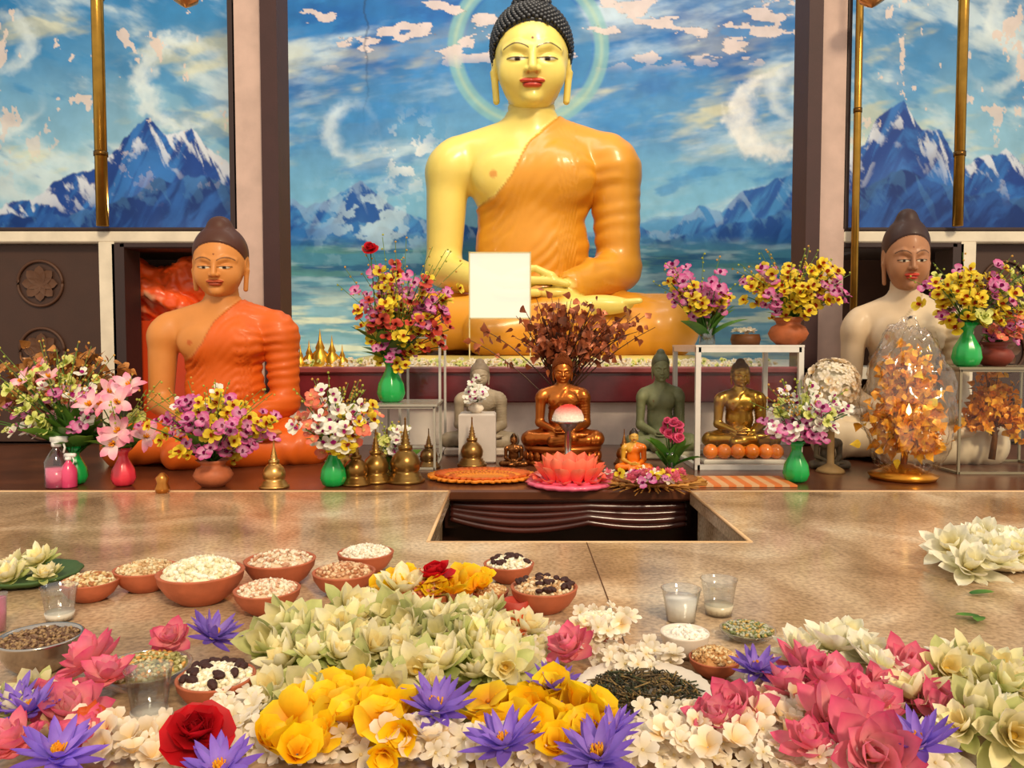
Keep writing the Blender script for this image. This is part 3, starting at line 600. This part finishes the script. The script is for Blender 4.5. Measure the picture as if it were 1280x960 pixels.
arr('clay_flower_pot',267,617,2.52,34,'#B4633C','pot',268,530,84,42,56,[(OMg,4),(OY,4),(OW,1)],.025,3,sprigs=14)
arr('green_flower_vase',417,616,2.52,52,GR,'green',420,525,55,42,42,[(OCo,4),(OW,3),(OY,4)],.025,4,sprigs=14)
def case(name,p0,p1,ptop,yf,yb_,zb=None,fr='#D8D8D4',r=.007):
    zb=T if zb is None else zb;x0=W(p0,500,yf)[0];x1=W(p1,500,yf)[0];z1=W(500,ptop,yf)[2];mb=MB();c=D(fr)
    for x in (x0,x1):
        for y in (yf,yb_): mb.add(box(x-r,x+r,y-r,y+r,zb,z1),c,smooth=False)
    for z in (zb+r,z1-r):
        for y in (yf,yb_): mb.add(box(x0,x1,y-r,y+r,z-r,z+r),c,smooth=False)
        for x in (x0,x1): mb.add(box(x-r,x+r,yf,yb_,z-r,z+r),c,smooth=False)
    mb.add(box(x0-.01,x1+.01,yf-.01,yb_+.01,z1,z1+.008),c,smooth=False)
    o=mb.build(name,GLOSS,loc=(x0,yf,zb));g=MB()
    q=lambda a:(np.array(a,float),np.array([[0,1,2,3]]))
    g.add(q([(x0,yf,zb),(x1,yf,zb),(x1,yf,z1),(x0,yf,z1)]),smooth=False)
    for x in (x0,x1): g.add(q([(x,yf,zb),(x,yb_,zb),(x,yb_,z1),(x,yf,z1)]),smooth=False)
    g.build('glass_panes',GLASS,parent=o);return z1+.008
zA=case('glass_display_case',472,543,508,2.85,3.1,r=.004,fr='#A8A498')
zB=case('glass_display_case',500,550,420,3.2,3.45,r=.005,fr='#C8C4BC')
zC=case('glass_display_case',872,1000,434,2.85,3.25,r=.009,fr='#D8D4CC')
zD=case('glass_display_case',1200,1345,462,2.75,3.05,r=.004,fr='#8A8068')
arr('green_flower_vase',489,505,2.95,56,GR,'green',508,390,66,72,72,[(OY,6),(OMg,4),(ODr,4)],.026,5,z=zA,sprigs=18,leaves=16)
p=W(463,312,2.9);mb=MB();mb.add(tube([W(489,480,2.95),W(470,400,2.93),p],.002,5),D('#4C7A34'));mb.proto(RO[0],TR(p,(.7,0,0),.03));mb.build('red_rose',PET,loc=p)
arr('glass_flower_vase',884,427,2.95,45,'#D8E0E0','glass',872,362,42,32,34,[(OMg,5),(OY,3)],.026,6,z=zC,sprigs=8)
arr('clay_flower_pot',985,425,2.95,34,'#A8582C','pot',992,358,70,36,54,[(OY,7),(OMg,2)],.027,7,z=zC,sprigs=14)
arr('green_flower_vase',995,606,2.6,52,GR,'green',1003,520,54,36,36,[(OW,7),(OMg,3),(OG,1)],.025,8,sprigs=12)
arr('green_flower_vase',1208,460,2.85,55,GR,'green',1215,370,66,40,50,[(OY,7),(OMg,2),(OG,1)],.027,9,z=zD,sprigs=12)
arr('clay_flower_pot',1243,458,2.9,30,'#7A2C1C','pot',1252,408,26,15,16,[(OCo,3),(OMg,2)],.022,10,z=zD,sprigs=2)
arr('white_flower_pot',595,515,3.05,14,'#E8DCC8','pot',594,489,17,9,12,[(OW,1)],.018,12,z=W(595,516,3.05)[2],sprigs=0,leaves=6)
arr('glass_flower_vase',492,590,2.7,36,'#C8C8C0','glass',492,545,18,14,12,[(OW,2),(OG,1)],.02,13,sprigs=6)
arr('small_flower_vase',838,578,2.8,26,'#D0C0B0','glass',838,536,15,14,12,[(RS,1)],.012,14,sprigs=0,dy=0)
p=W(932,420,3.0);mb=MB();mb.add(lathe([(0,0),(.05,0),(.055,.02),(.05,.04),(0,.04)],24),D('#7A4A28'),TR((p[0],3.0,zC)))
for i in range(14): mb.proto(JA[0],TR((p[0]+rng.normal(0,.022),3.0+rng.normal(0,.02),zC+.05),(rng.uniform(0,1),rng.normal(0,.4),0),.018))
mb.build('small_flower_dish',PET,loc=(p[0],3.0,zC))
mb=MB();p=W(597,516,3.05);mb.add(bbox(p[0]-.07,p[0]+.07,3.0,3.12,T,p[2]),D('#C8BEB4'),smooth=False);mb.build('white_pedestal_box',MAT)
mb=MB();c=W(1040,482,2.8)
for i in range(210):
    d=rng.normal(0,1,3);d/=np.linalg.norm(d);mb.proto(JA[i%3],TR(c+d*np.array([.082,.08,.085]),(0,0,math.atan2(d[1],d[0])))@TR((0,0,0),(0,math.acos(np.clip(d[2],-1,1)),0),.02))
mb.add(ball(c,(.075,.072,.08),16,10),D('#E8E4D0'));mb.add(lathe([(0,0),(.05,0),(.045,.01),(.012,.03),(.012,c[2]-T-.1),(.07,c[2]-T-.08),(.07,c[2]-T-.07),(0,c[2]-T-.07)],24),D('#B09060'),TR((c[0],c[1],T)))
for i in range(30):
    a=i*.21;mb.add(ball((c[0]+.105*math.cos(a),c[1]+.1*math.sin(a),c[2]-.085),.012,8,6),D('#F4F0E4'))
mb.build('white_flower_ball',PET,loc=(c[0],c[1],T))
def stupa(name,px,py,y,hpx,col='#B8863C'):
    p=np.array([W(px,py,y)[0],y,T]);h=hpx*p[1]/1000
    pr=[(0,0),(.3,0),(.3,.04),(.26,.05),(.26,.09),(.23,.10),(.23,.14),(.19,.15),(.22,.2),(.23,.3),(.19,.4),(.12,.47),(.09,.49),(.11,.5),(.11,.56),(.06,.57),(.08,.6),(.05,.62),(.07,.65),(.045,.67),(.055,.7),(.035,.73),(.04,.76),(.02,.8),(.012,.95),(.02,.96),(0,1)]
    mb=MB();mb.add(lathe([(r*h,z*h) for r,z in pr],30),D(col),TR(p));mb.build(name,GOLD,loc=p)
for a in ((343,617,2.5,62,'#D8A860'),(445,614,2.55,66,'#8A6430'),(470,612,2.6,70,'#9A7438'),(507,612,2.6,82,'#8A6834'),(432,600,2.75,50,'#A88040'),(590,574,2.95,62,'#98713C'),(536,585,2.9,50,'#806038'),(484,600,2.72,60,'#9A7438'),(780,575,3.0,44,'#A87038')): stupa('brass_stupa_reliquary',*a)
for px,hh in ((383,36),(397,50),(412,42),(425,30),(372,30)):
    p=W(px,440,3.85);h=hh*.00385;mb=MB();mb.add(lathe([(0,0),(.3*h,0),(.22*h,.15*h),(.25*h,.3*h),(.1*h,.45*h),(.12*h,.5*h),(.04*h,.7*h),(0,h)],20),D('#D8A83C'),TR((p[0],3.9,zf)));mb.build('gilt_stupa_ornament',GOLD,loc=(p[0],3.9,zf))
mb=MB()
for i in range(520): mb.proto([JA[0],JA[2],OG[0],JA[1]][i%4],TR((wx(rng.uniform(360,1000)),YW+rng.uniform(.2,.5),zf+.005+.03*rng.random()),(rng.uniform(.3,1.2),rng.normal(0,.4),0),.016),tint=.8)
mb.build('sill_blossom_garland',PET,loc=(0,YW+.2,zf))
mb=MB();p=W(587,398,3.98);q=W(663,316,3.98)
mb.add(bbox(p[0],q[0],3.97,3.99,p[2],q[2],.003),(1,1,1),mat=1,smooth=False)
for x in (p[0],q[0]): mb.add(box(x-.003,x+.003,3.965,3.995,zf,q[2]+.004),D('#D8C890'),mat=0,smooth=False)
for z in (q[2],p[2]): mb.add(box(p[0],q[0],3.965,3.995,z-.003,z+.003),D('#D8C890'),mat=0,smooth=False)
mb.build('reflection_glow_panel',[GLOSS,REFLGLOW],loc=(p[0],3.98,zf))  # added glowing panel and frame standing in for a bright glass reflection
def tree(name,base,h,spread,nb,nl,ls,cl,ct,mat,seed,flat=.5,lo=.55):
    r=np.random.default_rng(seed);mb=MB();b=np.array(base,float)
    mb.add(tube([b,b+[.01,0,h*.25],b+[-.005,0,h*.5]],[.012,.010,.008],8),ct)
    for i in range(nb):
        a=r.random()*6.28;u=r.uniform(.2,1);e=b+np.array([spread*u*math.cos(a),spread*flat*u*math.sin(a),h*(lo+(1-lo)*r.random()*(1-.6*u*u))])
        s=b+[0,0,h*r.uniform(.25,.5)];m=(s+e)/2+[0,0,h*.1];ts=np.linspace(0,1,6)[:,None];pa=(1-ts)**2*s+2*ts*(1-ts)*m+ts**2*e
        mb.add(tube(pa,np.linspace(.0035,.0012,6),5),ct)
        for j in range(nl):
            t=r.uniform(.45,1.02);pp=(1-t)**2*s+2*t*(1-t)*m+t*t*e+r.normal(0,ls*.6,3)
            mb.add(HE,np.clip(cl*(1+r.normal(0,.25)),0,1),TR(pp,(r.normal(1.2,.6),r.normal(.5,.7),r.random()*6.28),ls*(1+r.normal(0,.15))))
    return mb.build(name,mat,loc=base)
p=W(700,440,3.25);tree('bodhi_tree_ornament',(p[0],3.25,T),.66,.40,64,9,.036,D('#A85C38'),D('#4A2A18'),FOIL,3,.35,.70)
tree('brass_bodhi_tree',(W(70,560,2.95)[0],2.95,T),.48,.30,50,12,.036,D('#A87038'),D('#4A3018'),FOIL,4,.5)
tree('brass_bodhi_tree',(W(1240,560,2.9)[0],2.9,T+.03),.34,.11,60,12,.028,D('#FFA428'),D('#7A4A18'),FOIL,5,.6,.3)
c=W(1138,512,2.62)
gt=tree('gilt_bodhi_tree',(c[0],2.66,T+.03),.46,.118,130,13,.032,D('#FFB02C'),D('#A06018'),FOIL,6,.7,.12)
mb=MB();mb.add(lathe([(0,0),(.10,0),(.11,.015),(.07,.03),(.03,.05),(0,.05)],28),D('#C88428'),TR((c[0],2.66,T)));mb.build('tree_stand',GOLD,parent=gt)
V,F=ball((0,0,0),1,90,64);n=fbm(V[:,0]*3+5,V[:,2]*4,3,5)+fbm(V[:,1]*4,V[:,2]*4+8,8,5);ang=np.arctan2(V[:,1],V[:,0]);n=n+.06*np.sin(ang*15+V[:,2]*5+6*n)
V=V*(1+.28*(n-1))[:,None]*np.array([.145,.13,.26]);V[:,0]*=1-.2*np.clip(V[:,2]/.25,0,1)
mb=MB();mb.add((V,F),(1,1,1),TR((c[0],2.64,T+.265)),smooth=True);mb.build('cellophane_wrap',WRAP,parent=gt)
q=W(1150,514,2.5);mb=MB();mb.add(lathe([(0,0),(.008,.010),(.007,.02),(.002,.034),(0,.04)],12),(1,.7,.3),TR((q[0],2.57,q[2]-.02)));mb.build('sun_glint_glow',GLINT,parent=gt)  # added glowing drop imitating the sun's glint on the cellophane
# ================================================================= CENTRE TRAYS
def mat_tray(name,px,py,rx,col,rim,n=40,rings=5):
    p=tab(px,py);R=rx*p[1]/1000;mb=MB()
    for k in range(rings):
        r=R*(1-.13*k);z=.004+.006*k*(1 if k<2 else -.2);a=np.linspace(0,2*np.pi,n*4,endpoint=False);rr=r*(1+.045*np.sign(np.sin(a*n/1)))
        V=np.concatenate([np.stack([rr*f*np.cos(a),rr*f*.75*np.sin(a),0*a+z+dz],1) for f,dz in ((.8,0),(1.0,.012),(1.0,.002),(.8,-.002))]);m=len(a)
        i=np.arange(m);F=np.concatenate([np.stack([i+j*m,(i+1)%m+j*m,(i+1)%m+((j+1)%4)*m,i+((j+1)%4)*m],1) for j in range(4)])
        mb.add((V,F),D(col) if k%2==0 else D(rim),TR(p))
    mb.add(lathe([(0,.006),(R*.55,.006),(R*.6,.012)],40,sq=.75),D(col)*.8,TR(p));return mb.build(name,MAT,loc=p)
mat_tray('orange_garland_tray',603,598,66,'#E8881C','#C85A10')
mat_tray('straw_flower_mat',815,604,62,'#C89040','#8A5420',n=30)
mb=MB();p=tab(815,600,.035)
for i in range(60): put(mb,[OMg[0],JA[0],OY[0],PK[0]][i%4:i%4+1],p+np.array([rng.normal(0,.045),rng.normal(0,.03),rng.random()*.02]),.02,.8)
for i in range(90):
    a=rng.random()*6.28;mb.add(tube([tab(815,604,.01)+[.1*math.cos(a),.07*math.sin(a),0],tab(815,604,.01)+[.175*math.cos(a),.13*math.sin(a),rng.normal(0,.008)]],.002,4),D('#B88038'))
mb.build('petal_heap',PET,loc=p)
p=tab(712,606);mb=MB()
mb.add(lathe([(0,0),(.125,0),(.14,.01),(.13,.016),(0,.016)],60,rib=.03,ribn=20),D('#F06888'),TR(p))
for k,(n_,r_,a_,L) in enumerate(((14,.10,15,.035),(12,.075,45,.07),(12,.07,70,.085))):
    for i in range(n_):
        V,F,s=petal(L,.024,math.radians(a_),math.radians(a_+15),.5,pf_round,r0=r_);mb.add((V,F),mix(np.tile(D('#F03028'),(len(V),1)),D('#FF9070'),s),TR(p+[0,0,.015],(0,0,i*2*np.pi/n_+k*.2)))
mb.add(lathe([(0,.02),(.055,.02),(.07,.06),(.066,.062),(.05,.04),(0,.04)],36),D('#E82820'),TR(p))
mb.build('red_lotus_dish',[GLOSS],loc=p)
p=np.array([W(710,560,2.78)[0],2.78,T]);z1=W(710,525,2.78)[2]-T
mb=MB();mb.add(lathe([(0,0),(.035,0),(.03,.012),(.012,.03),(.012,z1-.04),(.04,z1-.012),(.062,z1),(.058,z1),(0,z1-.01)],30),D('#D0D0D0'),TR(p));o=mb.build('silver_offering_cup',STEEL,loc=p)
mb=MB()
V,F=lathe([(.056,0),(.054,.015),(.045,.035),(.025,.05),(0,.056)],24);mb.add((V,F),mix(np.tile(D('#F0E8D8'),(len(V),1)),D('#E03020'),sst(.02,.045,V[:,2])),TR(p+[0,0,z1]))
for i in range(90):
    a=rng.random()*6.28;f=rng.random();mb.add(ball((0,0,0),(.006,.004,.004),6,4),D('#F4ECDC') if f<.5 else D('#D84030'),TR(p+[.056*(1-f*.8)*math.cos(a),.056*(1-f*.8)*math.sin(a),z1+.052*f],(0,0,a)))
mb.build('rice_mound',FOOD,parent=o)
mb=MB()
for px in (888,905,922,940,957,970): mb.add(ball(W(px,574,2.93)*[1,1,0]+[0,0,T+.055],.028,16,10),D('#F08020'))
mb.add(bbox(W(880,570,2.9)[0],W(985,570,2.9)[0],2.9,2.97,T+.008,T+.028),D('#D8CFC0'),smooth=False)
mb.build('orange_fruit_row',GLOSS)
mb=MB()
a=tab(870,614);
for i in range(14): mb.add(box(a[0]+.024*i,a[0]+.024*(i+1),2.5,2.68,T,T+.006),D('#D87838') if i%2 else D('#D8A878'),smooth=False)
mb.build('striped_cloth_mat',MAT)
for px,col,h in ((43,'#E8E8E8',66),(58,'#E04878',44)):
    p=tab(px,618);p[1]=2.5;s=h*.0025;mb=MB()
    mb.add(lathe([(0,0),(.2*s,0),(.22*s,.03*s),(.22*s,.5*s),(.12*s,.68*s),(.07*s,.74*s),(.07*s,.8*s),(0,.8*s)],24),D(col if col!='#E8E8E8' else '#D8D0D4'),TR(p),mat=1 if col=='#E8E8E8' else 0)
    if col=='#E8E8E8': mb.add(lathe([(0,.01*s),(.2*s,.01*s),(.2*s,.38*s),(0,.38*s)],20),D('#E86890'),TR(p))
    mb.add(lathe([(0,.78*s),(.09*s,.78*s),(.09*s,.86*s),(0,.86*s)],16),D('#F0F0F0'),TR(p))
    mb.add(bbox(p[0]-.1*s,p[0]+.22*s,p[1]-.05*s,p[1]+.05*s,p[2]+.86*s,p[2]+.98*s,.003),D('#F0F0F0'))
    mb.add(tube([p+[.12*s,0,.88*s],p+[.16*s,0,.76*s],p+[.13*s,0,.66*s]],.02*s,6),D('#F0F0F0'))
    mb.build('spray_bottle',[GLOSS,CUPM],loc=p)
p=tab(203,616);mb=MB();mb.add(lathe([(0,0),(.018,0),(.022,.015),(.016,.03),(.02,.045),(.008,.06),(0,.062)],16),D('#C8843C'),TR(p));mb.build('brass_oil_lamp',GOLD,loc=p)
# ================================================================= FOREGROUND BOWLS
def grains(mb,c,R,dome,n,cols,gs):
    for i in range(n):
        a=rng.random()*6.28;r=rng.random()**.5*.93;z=dome*(1-r*r)
        k=cols[rng.integers(len(cols))]
        mb.add(ball((0,0,0),(gs*1.3,gs*.8,gs*.7),6,4),D(k),TR(c+[R*r*math.cos(a),R*r*math.sin(a),z],(rng.normal(0,.4),rng.normal(0,.4),rng.random()*6.28)))
def bowl(name,px,py,wpx,fill,cols,dome=.25,col='#B5603E',n=170,gs=.0042,hr=.58,dates=0,mat=None):
    y0=tab(px,py,.04)[1];R=wpx/2*y0/1000;h=R*hr*1.25;p=tab(px,py,h);p[2]=T
    mb=MB();pr=[(0,.004),(.42,0),(.5,.02),(.78,.32),(.97,.72),(1.0,.95),(1.02,1.0),(.98,1.03),(.92,1.0),(.9,.9),(.6,.4),(0,.3)]
    V,F=lathe([(r*R,z*h) for r,z in pr],40);mb.add((V,F),D(col),TR(p));o=mb.build(name,mat or CLAY,loc=p)
    mb=MB();dm=dome*R;rr=np.linspace(0,1,9);V,F=lathe([(.915*R*r,h*.9+dm*(1-r*r)) for r in rr[::-1]],32)
    V[:,2]+=(fbm(V[:,0]*160,V[:,1]*160,3,3)-.5)*.006;mb.add((V,F),D(fill),TR(p))
    grains(mb,p+[0,0,h*.9+.002],R*.92,dm,n,cols,gs)
    for i in range(dates):
        a=rng.random()*6.28;r=rng.random()**.5*.8;mb.add(ball((0,0,0),(.009,.006,.0045),10,6),D('#3A140C'),TR(p+[R*r*math.cos(a),R*r*math.sin(a),h*.9+dm*(1-r*r)+.004],(rng.normal(0,.3),rng.normal(0,.3),a*3)))
    mb.build('food',FOOD,parent=o);return o
RC=['#F4ECD0','#E8DCB4','#FFF8E4'];BR=['#C89A60','#B88450','#DCB47C','#E8D0A0']
bowl('clay_rice_bowl',113,725,70,'#E0CC9C',['#E8D8B0','#D8B880','#B07040'])
bowl('clay_rice_bowl',182,710,76,'#D8BC90',['#D8BC90','#C8A070','#E8D8B0'])
bowl('clay_rice_bowl',251,714,102,'#F0E8C4',RC,dome=.35,n=260,gs=.0055)
bowl('clay_rice_bowl',350,699,86,'#E0C4A4',['#E8D4B8','#C89878','#F0E4CC'])
bowl('clay_rice_bowl',334,736,82,'#E8D0B0',['#F0DCC0','#D8A888','#F4E8D0'])
bowl('clay_rice_bowl',430,714,78,'#C89468',['#D8AC84','#B87850','#E8C8A0'])
bowl('clay_rice_bowl',457,690,70,'#F0EAD8',['#F8F0E0','#E8DCC4'])
bowl('clay_sweet_bowl',636,704,64,'#F0E8D8',RC,dates=18)
bowl('clay_sweet_bowl',680,733,84,'#D8B890',['#E8D4B0','#C89C6C'],dates=26)
bowl('clay_sweet_bowl',613,738,48,'#C8905C',BR)
bowl('clay_sweet_bowl',270,845,98,'#F0E8D8',RC,dates=22,n=260)
bowl('clay_rice_bowl',893,822,66,'#C88C50',BR,dome=.4,n=240,gs=.003)
bowl('clay_flower_bowl',752,775,66,'#E8E0D0',RC)
bowl('clay_flower_bowl',530,736,86,'#C06840',['#C06840'])
bowl('white_ceramic_bowl',856,790,62,'#F4ECDC',['#FFF8EC'],col='#E8DCCC',dome=.1,n=40,mat=GLOSS,hr=.8)
bowl('steel_offering_bowl',50,795,98,'#8A6A4C',['#A08058','#6A4A34'],col='#B8B0A8',dome=.05,mat=STEEL,hr=.7,n=300,gs=.003)
bowl('glass_herb_bowl',180,832,118,'#A89C60',['#B8B070','#8A8448','#E0D8A8','#D8A050'],col='#C8C0A0',dome=.05,mat=CUPM,hr=.35,n=320,gs=.0035)
bowl('glass_herb_bowl',935,786,74,'#9C9468',['#7A8450','#C8A860','#B8B8A0'],col='#C8C0A0',dome=.05,mat=CUPM,hr=.3,n=200,gs=.003)
def cup(name,px,py,wpx,hpx,fill=None,fc='#F8F4EC'):
    p=tab(px,py);s=p[1]/1000;R=wpx/2*s;h=hpx*s;mb=MB()
    mb.add(lathe([(0,0),(R*.72,0),(R*.76,h*.3),(R*.85,h*.6),(R*.97,h*.97),(R*1.03,h),(R*.97,h*1.0),(R*.82,h*.6),(R*.7,h*.05),(0,h*.04)],32,rib=.01,ribn=16),(1,1,1),TR(p));o=mb.build(name,CUPM,loc=p)
    if fill: mb=MB();mb.add(lathe([(0,h*.05),(R*.69,h*.05),(R*.80,h*fill),(0,h*fill)],28),D(fc),TR(p));mb.build('contents',GLOSS,parent=o)
cup('glass_candle_holder',851,776,50,42,.75);cup('water_glass',898,768,46,46,.3,'#D0C4A8');cup('plastic_cup',187,900,58,68,.2,'#D0C8B8');cup('plastic_cup',75,775,44,44,.25,'#D8D0C0');cup('pink_cup',0,790,20,50,.9,'#D87898')
mb=MB();p=tab(645,772);mb.add(lathe([(0,0),(.016,0),(.022,.03),(.019,.03),(0,.01)],20),D('#B84030'),TR(p));mb.build('red_clay_cup',CLAY,loc=p)
p=tab(805,882);R=.083;mb=MB();mb.add(lathe([(0,.004),(R*.7,.004),(R*.85,.012),(R*1.02,.022),(R*1.0,.025),(R*.84,.016),(R*.7,.009),(0,.009)],64,rib=.012,ribn=32),D('#E0D4C4'),TR(p));o=mb.build('paper_plate',MAT,loc=p)
mb=MB()
for i in range(900):
    a=rng.random()*6.28;r=rng.random()**.5*R*.82;q=p+[r*math.cos(a),r*math.sin(a),.012+.016*(1-(r/R)**2)*rng.random()*1.5];d=rng.normal(0,.005,3);d[2]*=.4
    mb.add(tube([q-d,q,q+d],.0011,4),D(['#4A3A20','#6A5430','#3A4020','#8A7040','#2A2A18'][i%5]))
mb.build('dried_herbs',FOOD,parent=o)
# ================================================================= FOREGROUND FLOWERS
scatter('white_lotus_flower_pile',WL+WB,[(500,795,110,32),(400,832,65,42),(560,832,110,38),(600,808,60,28),(375,885,55,25),(490,858,120,25)],.039,.030,130,.008,.04,.8,jit=.2,extra=[(420,795),(450,778),(580,785)])
scatter('white_lotus_flower_pile',WL+WB+WO,[(1225,880,50,42),(1110,895,40,25),(1250,935,60,35),(40,912,40,16),(1180,945,30,15)],.038,.034,42,.01,.045,.7)
scatter('yellow_flower_pile',YE,[(440,892,60,24),(375,942,45,20),(475,920,38,24),(665,903,64,22),(705,925,50,22)],.029,.023,66,.025,.045,.9)
scatter('yellow_blossom_heap',YE,[(500,735,30,8),(590,733,25,10),(545,744,50,8)],.028,.022,20,.03,.045,.9)
scatter('jasmine_blossom_heap',JA[:2],[(400,930,80,25),(215,945,75,20),(790,838,55,16),(755,785,36,8),(890,930,110,30),(655,822,45,18),(560,945,80,20),(960,905,50,40),(1070,960,120,25),(300,915,35,30),(690,955,90,20),(820,940,60,25)],.015,.010,660,.006,.035,.9)
scatter('jasmine_bowl_blossoms',JA,[(752,792,30,6)],.016,.010,30,.045,.06,.8)
scatter('cream_frangipani_heap',[JA[2]],[(980,890,40,40),(880,928,60,25),(645,800,30,10),(200,948,50,16),(520,930,40,25),(130,930,25,20)],.019,.018,60,.02,.04,.8)
scatter('white_lotus_flower_pile',WO,[(1228,696,50,20)],.050,.05,13,.015,.035,.6)
scatter('white_lotus_flower_pile',WL+WO,[(40,722,36,12)],.036,.04,12,.01,.03,.6)
for px,py,s in ((265,798,.044),(38,890,.036),(70,948,.045),(275,966,.038),(545,890,.046),(692,862,.038),(632,934,.044),(748,950,.044),(945,840,.038),(1150,935,.042),(765,918,.034),(20,880,.034)): single('purple_water_lily',PU,px,py,s,.045,.35)
for px,py,s in ((115,832,.046),(215,802,.032),(90,895,.042),(60,885,.034),(135,850,.036),(15,935,.036),(105,925,.030),(715,815,.038),(740,800,.028),(925,893,.042),(890,905,.032),(1005,845,.046),(1045,868,.050),(1040,910,.054),(1090,948,.052),(1130,845,.046),(1158,880,.036),(1080,890,.046),(985,868,.038),(1010,935,.034),(1100,865,.034),(1180,900,.036)): single('pink_lotus_flower',PK,px,py,s,.032,.5)
for px,py,s in ((1040,815,.058),(1000,822,.046),(1085,825,.046),(1060,800,.04)): single('white_lotus_flower',WO,px,py,s,.04,.3)
single('red_rose',RO,245,922,.035,.058,.6);single('red_rose',RO,545,724,.036,.055,.7)
for px,py in ((120,908),(648,792)): single('orange_marigold_flower',OM,px,py,.027,.035,.5)
def leafplate(name,px,py,rx):
    p=tab(px,py);R=rx*p[1]/1000;mb=MB();mb.add(lathe([(0,.003),(R*.8,.004),(R,.014),(R*.98,.018),(R*.78,.009),(0,.008)],48,rib=.02,ribn=12),D('#D8C8A0') if px>600 else D('#3C5A2A'),TR(p));mb.build(name,MAT,loc=p)
leafplate('lotus_plate',1230,702,68);leafplate('leaf_plate',40,725,58)
mb=MB()
for px,py in ((650,820),(330,905),(700,810),(310,880),(990,880),(1200,900),(600,940),(1225,770),(1213,742),(1170,860),(860,900),(520,900),(560,900),(1100,930)):
    for k in range(2): mb.proto(LEAF,TR(tab(px,py,.005),(0,0,rng.random()*6.28),(.045,.045,.015)))
mb.build('scattered_leaves',PET)
print('polys',sum(len(m.polygons) for m in bpy.data.meshes))
